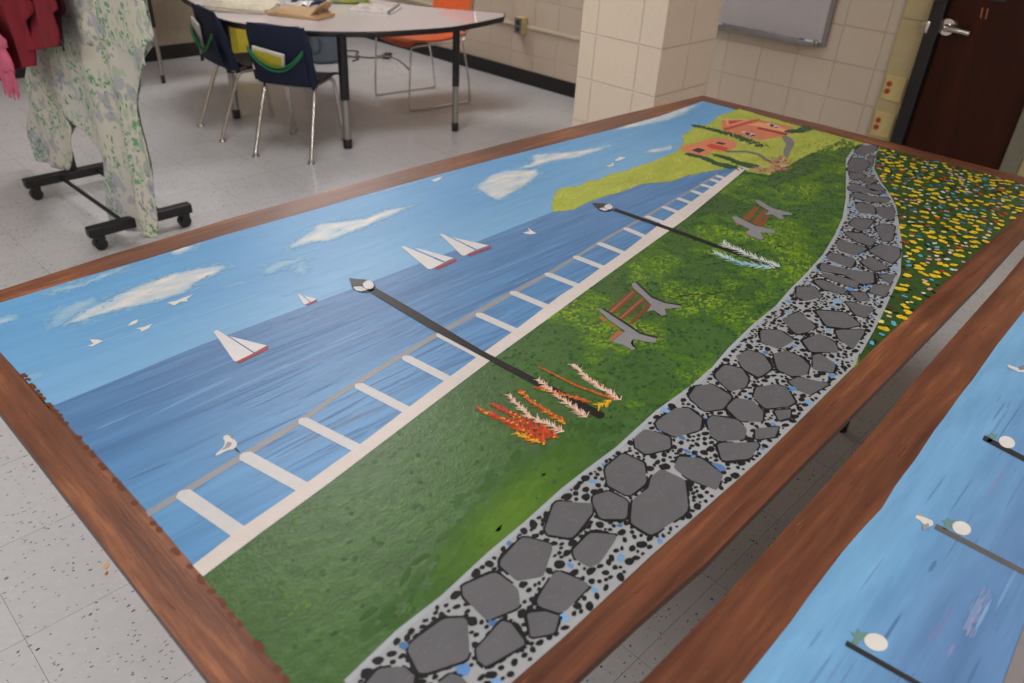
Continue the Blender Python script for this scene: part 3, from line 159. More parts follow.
def mat_floor():
    w = N('speckled_vinyl_tile'); v = w.coord(rot=(0, 0, math.radians(1.2)))
    tc = w.coord(rot=(0, 0, math.radians(1.2)), loc=(20*.3048-.2594+.005, 30*.3048+1.0-3*.3048-.02, 0))
    b = w.n('ShaderNodeTexBrick'); b.offset = 0; b.squash = 1
    b.inputs['Scale'].default_value = 1; b.inputs['Brick Width'].default_value = .3048; b.inputs['Row Height'].default_value = .3048
    b.inputs['Mortar Size'].default_value = .0007; b.inputs['Mortar Smooth'].default_value = .3
    a = alb((175, 174, 176), 1.26); b.inputs['Color1'].default_value = a; b.inputs['Color2'].default_value = tuple(x*.97 for x in a[:3])+(1,)
    b.inputs['Mortar'].default_value = alb((128, 124, 120)); w.l(tc, b.inputs['Vector'])
    col = b.outputs['Color']
    nz = w.noise(v, 35, 3); warp = w.n('ShaderNodeVectorMath', operation='MULTIPLY_ADD')
    nt = w.n('ShaderNodeTexNoise'); nt.inputs['Scale'].default_value = 90; w.l(v, nt.inputs['Vector'])
    w.l(nt.outputs['Color'], warp.inputs[0]); warp.inputs[1].default_value = (.012, .012, 0); w.l(v, warp.inputs[2])
    for sc_, th, cc, rr in ((42, .17, (96, 108, 124), .80), (60, .2, (126, 132, 142), .62), (30, .11, (60, 66, 80), .86), (48, .15, (150, 128, 112), .86), (75, .2, (206, 205, 204), .55)):
        mp = w.n('ShaderNodeMapping'); mp.inputs['Scale'].default_value = (1, 1.9, 1); mp.inputs['Location'].default_value = (sc_*.37, sc_*.11, 0); w.l(warp.outputs[0], mp.inputs['Vector'])
        vo = w.n('ShaderNodeTexVoronoi'); vo.inputs['Scale'].default_value = sc_; w.l(mp.outputs[0], vo.inputs['Vector'])
        m1 = w.math('LESS_THAN', vo.outputs['Distance'], th)
        se = w.n('ShaderNodeSeparateColor'); w.l(vo.outputs['Color'], se.inputs[0])
        m2 = w.math('GREATER_THAN', se.outputs[0], rr)
        col = w.mix(w.math('MULTIPLY', m1, m2), col, alb(cc))
    col = w.mix(1.0, col, w.ramp(nz, [(.3, (.97,)*3), (.7, (1.03,)*3)]), 'MULTIPLY')
    w.base(col)
    w.rough(w.ramp(w.noise(v, 6, 3), [(.3, (.17,)*3), (.7, (.27,)*3)]))
    w.bump(w.math('SUBTRACT', w.math('MULTIPLY', w.noise(v, 14, 2), .25), w.math('MULTIPLY', b.outputs['Fac'], .5)), .12, .003)
    return w.m
M['floor'] = mat_floor()
M['ceiling'] = simple('ceiling_tile', (215, 212, 205), .8)
M['base'] = simple('black_vinyl_base', (22, 20, 22), .4)
M['black'] = simple('black_powder_coat', (24, 22, 24), .45)
M['blackplastic'] = simple('black_plastic', (26, 25, 28), .35)
M['chrome'] = simple('chrome_tube', (205, 200, 195), .16, 1, .04, k=1)
M['steel'] = simple('brushed_steel', (170, 166, 160), .34, 1, .06, k=1)
M['navy'] = simple('navy_fabric', (24, 36, 66), .85, bump=.3, scale=160, k=.72)
M['navyseat'] = simple('navy_plastic', (24, 28, 44), .35)
M['greentrim'] = simple('green_binding', (34, 112, 62), .7)
M['orange'] = simple('orange_plastic', (206, 92, 44), .4, k=1.2)
M['white'] = simple('white_paper', (220, 216, 210), .6)
M['yellow'] = simple('yellow_cover', (200, 184, 56), .5)
M['tan'] = simple('tan_canvas', (192, 158, 118), .85, bump=.3, scale=60, k=.95)
M['cream'] = simple('cream_canvas', (214, 204, 184), .85, bump=.3, scale=60, k=.95)
M['bluegrey'] = simple('blue_grey_plastic', (104, 118, 130), .4)
M['red'] = simple('red_knit', (150, 22, 44), .9, var=.16, scale=14, bump=.3, k=.62)
M['reddark'] = simple('dark_red_lining', (74, 14, 30), .9)
M['pink'] = simple('pink_wool', (205, 100, 130), .9, var=.2, scale=25, k=.95)
M['tabletop'] = simple('glossy_grey_laminate', (206, 196, 198), .09, var=.02, k=1.0)
M['wboard'] = simple('whiteboard_surface', (178, 172, 174), .22, var=.02)
M['alu'] = simple('aluminium_trim', (150, 148, 148), .35, .8, .05, k=1)
M['jamb'] = simple('yellow_glazed_block', (182, 166, 124), .3, var=.04)
M['plate'] = simple('cream_cover_plate', (196, 178, 120), .4)
M['redsocket'] = simple('red_socket', (170, 50, 34), .4)
M['olive'] = simple('olive_grey_frame', (112, 108, 92), .5)
M['conduit'] = simple('cream_raceway', (196, 186, 160), .45)
M['darkgrey'] = simple('dark_grey_face', (52, 50, 50), .4)
def mat_wood():
    w = N('dark_red_wood_veneer'); f = w.noise(w.coord(scale=(18, 18, 1.4)), 1, 6, .6)
    w.base(w.ramp(f, [(.3, alb((42, 14, 4))), (.55, alb((56, 20, 7))), (.75, alb((68, 27, 10)))])); w.b.inputs['Specular IOR Level'].default_value = .2; w.rough(.5); w.bump(f, .1); return w.m
M['door'] = mat_wood()
def mat_floral():
    w = N('floral_bedsheet_cotton')
    base = alb((188, 187, 172), 1.1)
    v = w.coord(); c = w.mix(w.ramp(w.noise(w.coord(loc=(2, 3, 1)), 3, 2), [(.35, (0,)*3), (.7, (.5,)*3)]), base, alb((172, 170, 178), 1.1))
    # clusters: lavender blossoms, mint and green leaves
    nt = w.n('ShaderNodeTexNoise'); nt.inputs['Scale'].default_value = 22; w.l(v, nt.inputs['Vector'])
    wp = w.n('ShaderNodeVectorMath', operation='MULTIPLY_ADD'); w.l(nt.outputs['Color'], wp.inputs[0]); wp.inputs[1].default_value = (.05, .05, .05); w.l(v, wp.inputs[2])
    def blot(scale, th, thc, rgb, seed, st=(1, 1, 1), fac=.85):
        nonlocal c
        mp = w.n('ShaderNodeMapping'); mp.inputs['Scale'].default_value = st; mp.inputs['Location'].default_value = (seed, seed*1.3, seed*.7); w.l(wp.outputs[0], mp.inputs['Vector'])
        vo = w.n('ShaderNodeTexVoronoi'); vo.inputs['Scale'].default_value = scale; w.l(mp.outputs[0], vo.inputs['Vector'])
        cl = w.noise(w.coord(loc=(seed, 0, seed)), 7, 2)
        m = w.math('MULTIPLY', w.math('LESS_THAN', vo.outputs['Distance'], th), w.math('GREATER_THAN', cl, thc))
        c = w.mix(w.math('MULTIPLY', m, fac), c, alb(rgb))
    blot(13, .45, .50, (140, 140, 166), 1.0, fac=.55)
    blot(26, .32, .52, (112, 114, 150), 1.0, fac=.5)
    blot(30, .42, .46, (132, 166, 138), 3.7, (1, 1.6, .7), .5)
    blot(36, .36, .535, (78, 146, 98), 5.1, (1, .6, 1.5), .85)
    blot(46, .34, .56, (66, 130, 66), 8.3, (1, 1.6, .6), .85)
    w.base(c); w.rough(.9); w.bump(w.noise(w.coord(), 300, 2), .15); 
    return w.m
M['floral'] = mat_floral()

# ------------------------------------------------------------------ mesh helpers
def link(o, parent=None):
    COL.objects.link(o)
    if parent: o.parent = parent
    return o
def tag(o, label=None, cat=None, group=None, kind=None):
    if label: o['label'] = label
    if cat: o['category'] = cat
    if group: o['group'] = group
    if kind: o['kind'] = kind
    return o
def empty(name, loc=(0, 0, 0), rz=0, label=None, cat=None, group=None):
    o = bpy.data.objects.new(name, None); o.location = loc; o.rotation_euler = (0, 0, rz); o.empty_display_size = .05
    link(o); return tag(o, label, cat, group)
def obj(name, bm, mats, parent=None, smooth=False, loc=None, rz=None):
    me = bpy.data.meshes.new(name); bmesh.ops.recalc_face_normals(bm, faces=bm.faces[:]); bm.to_mesh(me); bm.free()
    for m in (mats if isinstance(mats, (list, tuple)) else [mats]): me.materials.append(m)
    if smooth:
        for p in me.polygons: p.use_smooth = True
        try: me.set_sharp_from_angle(angle=math.radians(40))
        except Exception: pass
    o = bpy.data.objects.new(name, me); link(o, parent)
    if loc: o.location = loc
    if rz is not None: o.rotation_euler = (0, 0, rz)
    return o
def box(bm, c, s, bev=0, rot=None, mi=0, seg=2):
    r = bmesh.ops.create_cube(bm, size=1); vs = r['verts']
    bmesh.ops.scale(bm, vec=s, verts=vs)
    fs = set(f for v in vs for f in v.link_faces)
    if bev:
        es = list(set(e for v in vs for e in v.link_edges))
        rr = bmesh.ops.bevel(bm, geom=es, offset=bev, segments=seg, affect='EDGES', profile=.5)
        vs = list(set(rr['verts']) | set(v for v in vs if v.is_valid)); fs = set(f for v in vs for f in v.link_faces)
    if rot: bmesh.ops.rotate(bm, cent=(0, 0, 0), matrix=rot, verts=vs)
    bmesh.ops.translate(bm, vec=c, verts=vs)
    for f in fs: f.material_index = mi
    return vs
def tube(bm, pts, r, seg=10, mi=0, caps=True):
    pts = [Vector(p) for p in pts]; rs = r if isinstance(r, (list, tuple)) else [r]*len(pts)
    rings = []; up = None
    for i, p in enumerate(pts):
        d = ((pts[min(i+1, len(pts)-1)]-p).normalized() + (p-pts[max(i-1, 0)]).normalized())
        d = d.normalized() if d.length > 1e-6 else Vector((0, 0, 1))
        if up is None: up = Vector((0, 0, 1)) if abs(d.z) < .9 else Vector((1, 0, 0))
        a = d.cross(up).normalized(); b = d.cross(a).normalized(); up = b.cross(d).normalized() if False else up
        a = d.cross(up); 
        if a.length < 1e-3: a = d.orthogonal()
        a.normalize(); b = d.cross(a).normalized(); up = -b if (-b).dot(up) > 0 else b
        rings.append([bm.verts.new(p + (a*math.cos(t)+b*math.sin(t))*rs[i]) for t in [2*PI*k/seg for k in range(seg)]])
    # align rings
    for i in range(1, len(rings)):
        best = min(range(seg), key=lambda k: sum((rings[i][(j+k) % seg].co-rings[i-1][j].co).length_squared for j in (0, seg//3)))
        rings[i] = rings[i][best:]+rings[i][:best]
    for a, b in zip(rings, rings[1:]):
        for k in range(seg):
            try: f = bm.faces.new((a[k], a[(k+1) % seg], b[(k+1) % seg], b[k])); f.material_index = mi
            except ValueError: pass
    if caps:
        for rg in (rings[0], rings[-1]):
            f = bm.faces.new(rg); f.material_index = mi
def smoothpath(pts, n=6):
    P = [Vector(p) for p in pts]; out = []
    for i in range(len(P)-1):
        p0, p1, p2, p3 = P[max(i-1, 0)], P[i], P[i+1], P[min(i+2, len(P)-1)]
        for k in range(n):
            t = k/n; out.append(.5*((2*p1)+(p2-p0)*t+(2*p0-5*p1+4*p2-p3)*t*t+(3*p1-p0-3*p2+p3)*t**3))
    out.append(P[-1]); return out
def lathe(bm, prof, c=(0, 0, 0), seg=24, mi=0):
    rings = []
    for r, z in prof: rings.append([bm.verts.new((c[0]+r*math.cos(2*PI*k/seg), c[1]+r*math.sin(2*PI*k/seg), c[2]+z)) for k in range(seg)])
    for a, b in zip(rings, rings[1:]):
        for k in range(seg): f = bm.faces.new((a[k], a[(k+1) % seg], b[(k+1) % seg], b[k])); f.material_index = mi
    for rg in (rings[0], rings[-1]): f = bm.faces.new(rg); f.material_index = mi
def prism(bm, pts, z0, z1, mi=0, mside=None):
    lo = [bm.verts.new((x, y, z0)) for x, y in pts]; hi = [bm.verts.new((x, y, z1)) for x, y in pts]; n = len(pts)
    f = bm.faces.new(hi); f.material_index = mi; f = bm.faces.new(lo[::-1]); f.material_index = mi
    for i in range(n):
        f = bm.faces.new((lo[i], lo[(i+1) % n], hi[(i+1) % n], hi[i])); f.material_index = mside if mside is not None else mi
def grid(bm, fn, nu, nv, mi=0, thick=0, closed=False):
    vs = [[bm.verts.new(fn(u/nu, v/nv)) for u in range(nu+1)] for v in range(nv+1)]
    for j in range(nv):
        for i in range(nu): f = bm.faces.new((vs[j][i], vs[j][i+1], vs[j+1][i+1], vs[j+1][i])); f.material_index = mi
    return vs
def solid(o, t, off=0):
    m = o.modifiers.new('thickness', 'SOLIDIFY'); m.thickness = t; m.offset = off; return o
def chaikin(p, k=2):
    for _ in range(k):
        q = []
        for i in range(len(p)):
            a, b = p[i], p[(i+1) % len(p)]
            q += [(a[0]*.78+b[0]*.22, a[1]*.78+b[1]*.22), (a[0]*.22+b[0]*.78, a[1]*.22+b[1]*.78)]
        p = q
    return p
def inside(p, poly):
    x, y = p; c = False; j = len(poly)-1
    for i in range(len(poly)):
        xi, yi = poly[i]; xj, yj = poly[j]
        if (yi > y) != (yj > y) and x < (xj-xi)*(y-yi)/(yj-yi)+xi: c = not c
        j = i
    return c
def dist_edge(p, poly):
    x, y = p; best = 9
    for i in range(len(poly)):
        ax, ay = poly[i]; bx, by = poly[(i+1) % len(poly)]; dx, dy = bx-ax, by-ay
        t = max(0, min(1, ((x-ax)*dx+(y-ay)*dy)/(dx*dx+dy*dy+1e-12))); best = min(best, math.hypot(x-ax-dx*t, y-ay-dy*t))
    return best
def bbox(poly): xs = [p[0] for p in poly]; ys = [p[1] for p in poly]; return min(xs), max(xs), min(ys), max(ys)

# ------------------------------------------------------------------ the painting
class Canvas:
    """acrylic paint laid on a board top in thin coats; every coat is real relief on the board"""
    def __init__(s, z): s.z = z; s.v = []; s.f = []; s.c = []; s.m = []; s.mats = []
    def mi(s, k):
        if k not in s.mats: s.mats.append(k)
        return s.mats.index(k)
    def poly(s, layer, key, rgb, pts, jit=False, raw=False):
        z = s.z+.00014*layer+(random.random()*.00012 if jit else 0)
        b = len(s.v); s.v += [(x, y, z) for x, y in pts]; s.f.append(list(range(b, b+len(pts))))
        s.c.append(rgb if raw else alb(rgb)); s.m.append(s.mi(key))
    def blob(s, layer, key, rgb, x, y, rx, ry, rot=0, n=7, rag=.25):
        pts = []; c_, s_ = math.cos(rot), math.sin(rot)
        for i in range(n):
            t = 2*PI*i/n; k = 1+random.uniform(-rag, rag); a = rx*k*math.cos(t); b_ = ry*k*math.sin(t)
            pts.append((x+a*c_-b_*s_, y+a*s_+b_*c_))
        s.poly(layer, key, rgb, pts, True)
    def stroke(s, layer, key, rgb, a, b, w0, w1):
        dx, dy = b[0]-a[0], b[1]-a[1]; L = math.hypot(dx, dy)+1e-9; nx, ny = -dy/L, dx/L
        s.poly(layer, key, rgb, [(a[0]+nx*w0, a[1]+ny*w0), (a[0]-nx*w0, a[1]-ny*w0), (b[0]-nx*w1, b[1]-ny*w1), (b[0]+nx*w1, b[1]+ny*w1)], True)
    def build(s, name, parent):
        me = bpy.data.meshes.new(name); me.from_pydata(s.v, [], s.f)
        ca = me.color_attributes.new('Col', 'FLOAT_COLOR', 'CORNER'); buf = []
        for p, c in zip(me.polygons, s.c): buf += list(c)*p.loop_total
        ca.data.foreach_set('color', buf)
        me.polygons.foreach_set('material_index', s.m); me.update()
        for k in s.mats: me.materials.append(M[k])
        o = bpy.data.objects.new(name, me); link(o, parent); return o
def mixc(a, b, t): return tuple(x+(y-x)*t for x, y in zip(a, b))
def jit(c, a=10): d = random.uniform(-a, a); return tuple(max(0, min(255, v+d+random.uniform(-a*.4, a*.4))) for v in c)

TOP = .75
def scratches(b, outer, inner, n=420):
    x0, x1, y0, y1 = bbox(outer); k = 0
    while k < n:
        x, y = random.uniform(x0, x1), random.uniform(y0, y1); end = x < .07 or x > 2.3
        L = random.uniform(.004, .03); a = random.uniform(-.12, .12)
        e0, e1 = ((x, y), (x+L, y+L*a)) if not end else ((x, y), (x+L*a, y+L))
        if not all(inside(q, outer) and not inside(q, inner) for q in (e0, e1)): continue
        k += 1
        b.stroke(3, 'flat', random.choice([(132, 82, 56), (146, 96, 66), (124, 72, 48), (80, 44, 30)]), e0, e1, random.uniform(.0002, .0007), .0001)
def mural_one():
    root = empty('mural_board', (1.2, -.61, TOP-.014), 0, 'long painted seaside mural board with brown border, lamp posts and stone path', 'mural')
    Z0 = TOP-root.location.z
    def loc(o): o.location = (-1.2, .61, 0-(TOP-.014)); return o
    bm = bmesh.new(); prism(bm, REG['outer'], TOP-.014, TOP, 0, 1)
    loc(obj('board_panel', bm, [M['ply'], M['edge']], root))
    # brown painted border
    b = Canvas(TOP)
    b.poly(1, 'border_x', (110, 66, 44), REG['outer'])
    O, I = REG['outer'], REG['inner']
    end_o = [p for p in O if p[0] < .02]; end_i = [p for p in I if p[0] < .0735]
    end_o.sort(key=lambda p: -p[1]); end_i.sort(key=lambda p: p[1])
    b.poly(2, 'border_y', (110, 66, 44), end_o+[(.055, -1.17)]+[p for p in end_i if -1.16 < p[1] < -.07]+[(.062, -.062)])
    far_o = sorted([p for p in O if p[0] > 2.37], key=lambda p: -p[1]); far_i = sorted([p for p in I if p[0] > 2.28], key=lambda p: p[1])
    b.poly(2, 'border_y', (110, 66, 44), far_o+far_i); scratches(b, O, I)
    loc(b.build('painted_border', root))
    c = Canvas(TOP)
    c.poly(2, 'sky', (0, 0, 0), REG['sky']); c.poly(3, 'sea', (0, 0, 0), REG['sea'])
    c.poly(4, 'grass', (62, 96, 42), REG['grass']); c.poly(5, 'hill', (168, 176, 70), REG['hill'])
    c.poly(6, 'path', (160, 162, 164), REG['path']); c.poly(6, 'grass', (46, 78, 34), REG['flowers'])
    # ragged brown over the near end of the painting
    for i in range(60):
        y = random.uniform(-1.16, -.3); c.blob(5.5 if y > -.9 else 5.2, 'flat', (104, 61, 42), .0545+random.uniform(-.001, .0012), y, .0035, .0055, random.uniform(-.4, .4), 7)
    # sea brush streaks
    sea = REG['sea']; x0, x1, y0, y1 = bbox(sea)
    for i in range(520):
        x, y = random.uniform(x0, x1), random.uniform(y0, y1); L = random.uniform(.02, .10); a = random.uniform(-.05, .03)
        e = [(x-L, y-L*a), (x+L, y+L*a)]
        if not all(inside((q[0], q[1]+d), sea) for q in e for d in (.004, -.004)): continue
        col = random.choice([(116, 158, 198), (104, 148, 194), (78, 114, 160), (84, 122, 168), (96, 140, 188)])
        w = random.uniform(.0006, .0022); c.poly(3.6, 'flat', mixc((92, 133, 178), col, .75), [e[0], (x-L*.3, y-L*a*.3+w), (x+L*.5, y+L*a*.5+w), e[1], (x+L*.4, y+L*a*.4-w), (x-L*.5, y-L*a*.5-w)], True)
    for i in range(70):
        x = random.uniform(.02, .9); y = random.uniform(-.84, -.42); L = random.uniform(.06, .26); w = random.uniform(.0015, .0042)
        pts = [(x-L+2*L*k/10, y+.006*math.sin(k*.35+i)+w*math.sin(PI*k/10)) for k in range(11)]+[(x-L+2*L*k/10, y+.006*math.sin(k*.35+i)-w*math.sin(PI*k/10)) for k in range(9, 0, -1)]
        if not all(inside(q, sea) for q in pts): continue
        c.poly(3.3, 'sea_dab', random.choice([(104, 152, 194), (98, 144, 190), (78, 114, 158), (84, 122, 168)]), pts, True)
    sky = REG['sky']
    for i in range(260):
        x, y = random.uniform(.08, 2.0), random.uniform(-.4, -.07); L = random.uniform(.03, .10); w = random.uniform(.0008, .0025)
        if not (inside((x-L, y-.005), sky) and inside((x+L, y+.005), sky)) or inside((x, y), REG['hill']): continue
        t = (-.03-y)/.41; cc = mixc((104, 160, 203), (130, 182, 214), t)
        c.poly(2.3, 'flat', jit(cc, 5), [(x-L, y), (x-L*.3, y+w), (x+L*.5, y+w), (x+L, y), (x+L*.4, y-w), (x-L*.5, y-w)], True)
    # clouds: many thin dry-brush strokes, denser in the middle
    for dens, poly in CLOUDS:
        x0, x1, y0, y1 = bbox(poly); area = (x1-x0)*(y1-y0); n = int(300+area*90000)
        for i in range(n):
            x, y = random.uniform(x0, x1), random.uniform(y0, y1)
            ins = inside((x, y), poly); d = dist_edge((x, y), poly)
            if not ins and (d > .010 or random.random() < .5+d*40): continue
            if ins and d < .006 and random.random() < .35: continue
            t = min(1, d/.018)*dens if ins else .15
            if not inside((x+.006, y+.004), sky) or not inside((x-.006, y+.004), sky): continue
            t = max(.10, min(1, t*random.uniform(.7, 1.3)+.2*dens*(ins)))*(.80+.45*noise.noise(Vector((x*22, y*60, 3))))
            L = random.uniform(.003, .011)*(.4+.9*min(1, d/.02)); w = random.uniform(.001, .0035)*(.5+.7*min(1, d/.015))
            c.blob(4+t*.8, 'flat', mixc((122, 175, 212), (222, 215, 208), t), x, y, L, w, random.uniform(-.25, .25), 7, .3)
    # grass dabs
    gr = REG['grass']; x0, x1, y0, y1 = bbox(gr)
    def blocked(p): return inside(p, REG['path']) or inside(p, REG['flowers'])
    for i in range(42000):
        x, y = random.uniform(x0, x1), random.uniform(y0, y1)
        if x < .6 and random.random() < .85: continue
        if not inside((x, y), gr) or blocked((x, y)) or inside((x, y), REG['hill']): continue
        n = noise.noise(Vector((x*9, y*9, 1)))+.6*noise.noise(Vector((x*28, y*28, 4)))
        hot = max(0, 1-math.hypot((x-.98)/.22, (y+.87)/.10))*.55 + max(0, 1-math.hypot((x-.78)/.14, (y+.69)/.05))*.5+max(0, 1-math.hypot((x-1.35)/.4, (y+.85)/.12))*.35
        far = max(0, min(1, (x-.62)/.15))
        n = n*1.1+hot+.10-(1-far)*.5
        if n < 0 and random.random() > .3: continue
        s = random.uniform(.0018, .0044)
        if n > .12: col = mixc((66, 108, 34), (138, 166, 34), min(1, n*1.3)*random.uniform(.4, 1))
        else: col = random.choice([(48, 84, 34), (40, 74, 36), (62, 98, 38), (66, 104, 36), (46, 88, 44)])
        if x < .55: col = mixc(col, (72, 98, 58), .5)
        c.blob(5, 'flat', jit(col, 7), x, y, s*1.25, s*.8, random.uniform(-.6, .9), 6, .35)
    # broad yellow-green wash beside the path, darker wash nearer
    for i in range(900):
        x = random.gauss(WASH[0], .09); y = WASH[1]+random.gauss(0, .022)+(x-WASH[0])*.16
        if not inside((x, y), gr) or inside((x, y), REG['path']): continue
        t = .8*max(0, 1-math.hypot((x-WASH[0])/.2, (y-WASH[1]-(x-WASH[0])*.16)/.06)); c.blob(4.4, 'flat', jit(mixc((58, 92, 40), (98, 134, 32), t), 5), x, y, .014, .005, .25+random.uniform(-.3, .3), 8, .3)
    for i in range(260):
        x, y = random.uniform(1.35, 2.2), random.uniform(-.80, -.45)
        if inside((x, y), gr) and not blocked((x, y)) and not inside((x, y), REG['hill']): c.blob(4.4, 'flat', jit((50, 80, 32), 5), x, y, .012, .004, random.uniform(-.3, .3), 8)
    for a, b_ in (((1.20, -.80), (1.42, -.86)), ((1.16, -.76), (1.36, -.80)), ((1.02, -.83), (1.14, -.90))):
        for k in range(26):
            t = random.random(); c.blob(5.95, 'flat', jit((52, 62, 24), 6), a[0]+(b_[0]-a[0])*t+random.gauss(0, .004), a[1]+(b_[1]-a[1])*t+random.gauss(0, .003), .006, .0016, -.5, 6)
    # hill dabs
    hl = REG['hill']; x0, x1, y0, y1 = bbox(hl)
    for i in range(2600):
        x, y = random.uniform(x0, x1), random.uniform(y0, y1)
        if not inside((x, y), hl): continue
        n = noise.noise(Vector((x*14, y*22, 7)))
        col = mixc((150, 164, 40), (196, 196, 96), max(0, min(1, n+.5)))
        g = max(0, min(1, (-.50-y)/.12))*max(0, min(1, (x-1.85)/.3)); col = mixc(col, (96, 120, 50), g*.7)
        c.blob(5.5, 'flat', jit(col, 6), x, y, .009, .0028, random.uniform(-.1, .5), 7, .3)
    for i, (x, y) in enumerate(hl[:27]):
        x2, y2 = hl[i+1]
        for k in range(7):
            t = random.random(); c.blob(5.3, 'flat', jit((172, 180, 62), 8), x+(x2-x)*t, y+(y2-y)*t+random.uniform(-.001, .003), .006, .0026, random.uniform(-.5, .5), 6)
    # soft dark green coming into the hill from the lawn
    for i in range(700):
        x = random.uniform(1.8, 2.3); y = -.60-random.random()*.14+(x-2)*.02
        if inside((x, y), REG['hill']) and not blocked((x, y)):
            t = random.random(); c.blob(5.9, 'flat', jit(mixc((120, 140, 52), (56, 88, 34), t), 5), x, y-.01*t, .012, .004, .1, 8)
    # shapes
    for layer, key, rgb, pts, sm in SHAPES: c.poly(layer+1.5, key, rgb, chaikin(pts, 2) if sm else pts)
    # hedges
    for w0, w1, q in HEDGES:
        w0 *= 1.8; w1 *= 1.9
        for i in range(len(q)-1):
            for k in range(60):
                t = random.random(); T = (i+t)/(len(q)-1); w = w0+(w1-w0)*T
                c.blob(9, 'flat', jit((46, 80, 50), 10), q[i][0]+(q[i+1][0]-q[i][0])*t+random.uniform(-.3, .3)*w, q[i][1]+(q[i+1][1]-q[i][1])*t+random.uniform(-.5, .5)*w, .008+w*.15, .0030, random.uniform(-.2, 1.0), 6, .4)
    # flower spikes
    PAL = dict(red=[(192, 66, 36), (204, 84, 40), (176, 56, 34)], orange=[(200, 96, 40), (206, 120, 48), (190, 74, 36)], thin=[(190, 80, 40), (200, 110, 44)], pink=[(226, 186, 164), (214, 160, 136), (232, 208, 190)], yellow=[(230, 178, 40), (222, 160, 44)], white=[(206, 212, 200), (190, 200, 190)], cyan=[(170, 208, 208), (200, 214, 208), (120, 176, 186)], rose=[(206, 120, 100), (226, 180, 164), (170, 90, 76), (96, 96, 60)])
    for kind, wsc, q in SPIKES:
        pl = PAL[kind]; thin = kind == 'thin'
        segs = [(q[i], q[i+1]) for i in range(len(q)-1)]
        for si, (a, b_) in enumerate(segs):
            L = math.hypot(b_[0]-a[0], b_[1]-a[1]); n = int(L/.0011)
            c.stroke(11, 'flat', pl[0], a, b_, .0007, .001)
            for k in range(n):
                t = (k+random.random())/n; T = (si+t)/len(segs); px_, py_ = a[0]+(b_[0]-a[0])*t, a[1]+(b_[1]-a[1])*t
                w = (.007+.020*T)*wsc if kind in ('red', 'rose') else (.010 if thin else .016)*wsc*(.6+.4*T)
                if kind in ('white', 'cyan'): w = .024
                if kind == 'rose': w = .04
                if kind == 'yellow': w = .016*wsc
                sd = random.choice((-1, 1)); ang = math.atan2(b_[1]-a[1], b_[0]-a[0])+PI+sd*random.uniform(.5, 1.1)
                ln = random.uniform(.3, 1)*w
                c.stroke(11.6, 'flat', jit(random.choice(pl), 8), (px_, py_), (px_+math.cos(ang)*ln, py_+math.sin(ang)*ln), random.uniform(.0007, .0017), .0004)
                if random.random() < .12 and kind in ('red', 'orange'): c.blob(12.4, 'flat', (220, 164, 44), px_+random.uniform(-.004, .004), py_+random.uniform(-.006, .002), .0022, .0016)
    # stone path
    path = REG['path']; lead = path[1:24]
    for a, b_ in zip(lead, lead[1:]):
        c.stroke(7, 'flat', (166, 172, 176), a, b_, .0032, .0032)
    lead2 = path[26:39]
    for a, b_ in zip(lead2, lead2[1:]): c.stroke(7, 'flat', (158, 162, 166), a, b_, .0028, .0028)
    SM = []
    for s_ in STONES:
        cx = sum(p[0] for p in s_)/len(s_); cy = sum(p[1] for p in s_)/len(s_)
        fr = min(1, max(0, (cx-1.1)/.9)); base = mixc((101, 100, 103), (98, 96, 101), fr)
        sx_ = 1+.05*fr
        s_ = [(cx+(p[0]-cx)*sx_, cy+(p[1]-cy)*sx_) for p in s_]; sm = []
        for q_ in range(len(s_)):
            a, b_, d_ = s_[q_-1], s_[q_], s_[(q_+1) % len(s_)]
            for (u_, v_, w_) in ((.16, .84, 0), (.04, .92, .04), (0, .84, .16)): sm.append((a[0]*u_+b_[0]*v_+d_[0]*w_+random.uniform(-.0006, .0006), a[1]*u_+b_[1]*v_+d_[1]*w_+random.uniform(-.0006, .0006)))
        SM.append(sm)
        # painted black edge: broken line round the stone
        n = len(sm); off = random.randrange(n)
        for i in range(n):
            a, b_ = sm[i], sm[(i+1) % n]
            L = math.hypot(b_[0]-a[0], b_[1]-a[1]); ns = max(1, int(L/.006))
            for q_ in range(ns):
                e0 = (a[0]+(b_[0]-a[0])*q_/ns, a[1]+(b_[1]-a[1])*q_/ns); e1 = (a[0]+(b_[0]-a[0])*(q_+1.2)/ns, a[1]+(b_[1]-a[1])*(q_+1.2)/ns)
                nn = noise.noise(Vector((e0[0]*26, e0[1]*26, 9)))
                if nn > .22: continue
                w = (.0022+max(0, -nn)*.008)*random.uniform(.7, 1.2)*(1-.1*fr)
                c.stroke(8, 'flat', (30, 28, 30), e0, e1, w, w*random.uniform(.8, 1.2))
        c.poly(9, 'path', mixc(base, (97, 96, 99), random.random()), [(cx+(p[0]-cx)*.985, cy+(p[1]-cy)*.985) for p in sm])
        for k in range(7):
            x, y = cx+random.gauss(0, .016), cy+random.gauss(0, .01)
            if inside((x, y), sm) and dist_edge((x, y), sm) > .006: c.stroke(9.5, 'flat', mixc(base, (140, 138, 140), .45), (x, y), (x+random.uniform(-.006, .008), y+random.uniform(.001, .004)), .0006, .0003)
    x0, x1, y0, y1 = bbox(path); placed = []; cell = {}
    inn = REG['inner']; BB = [bbox(s_) for s_ in SM]
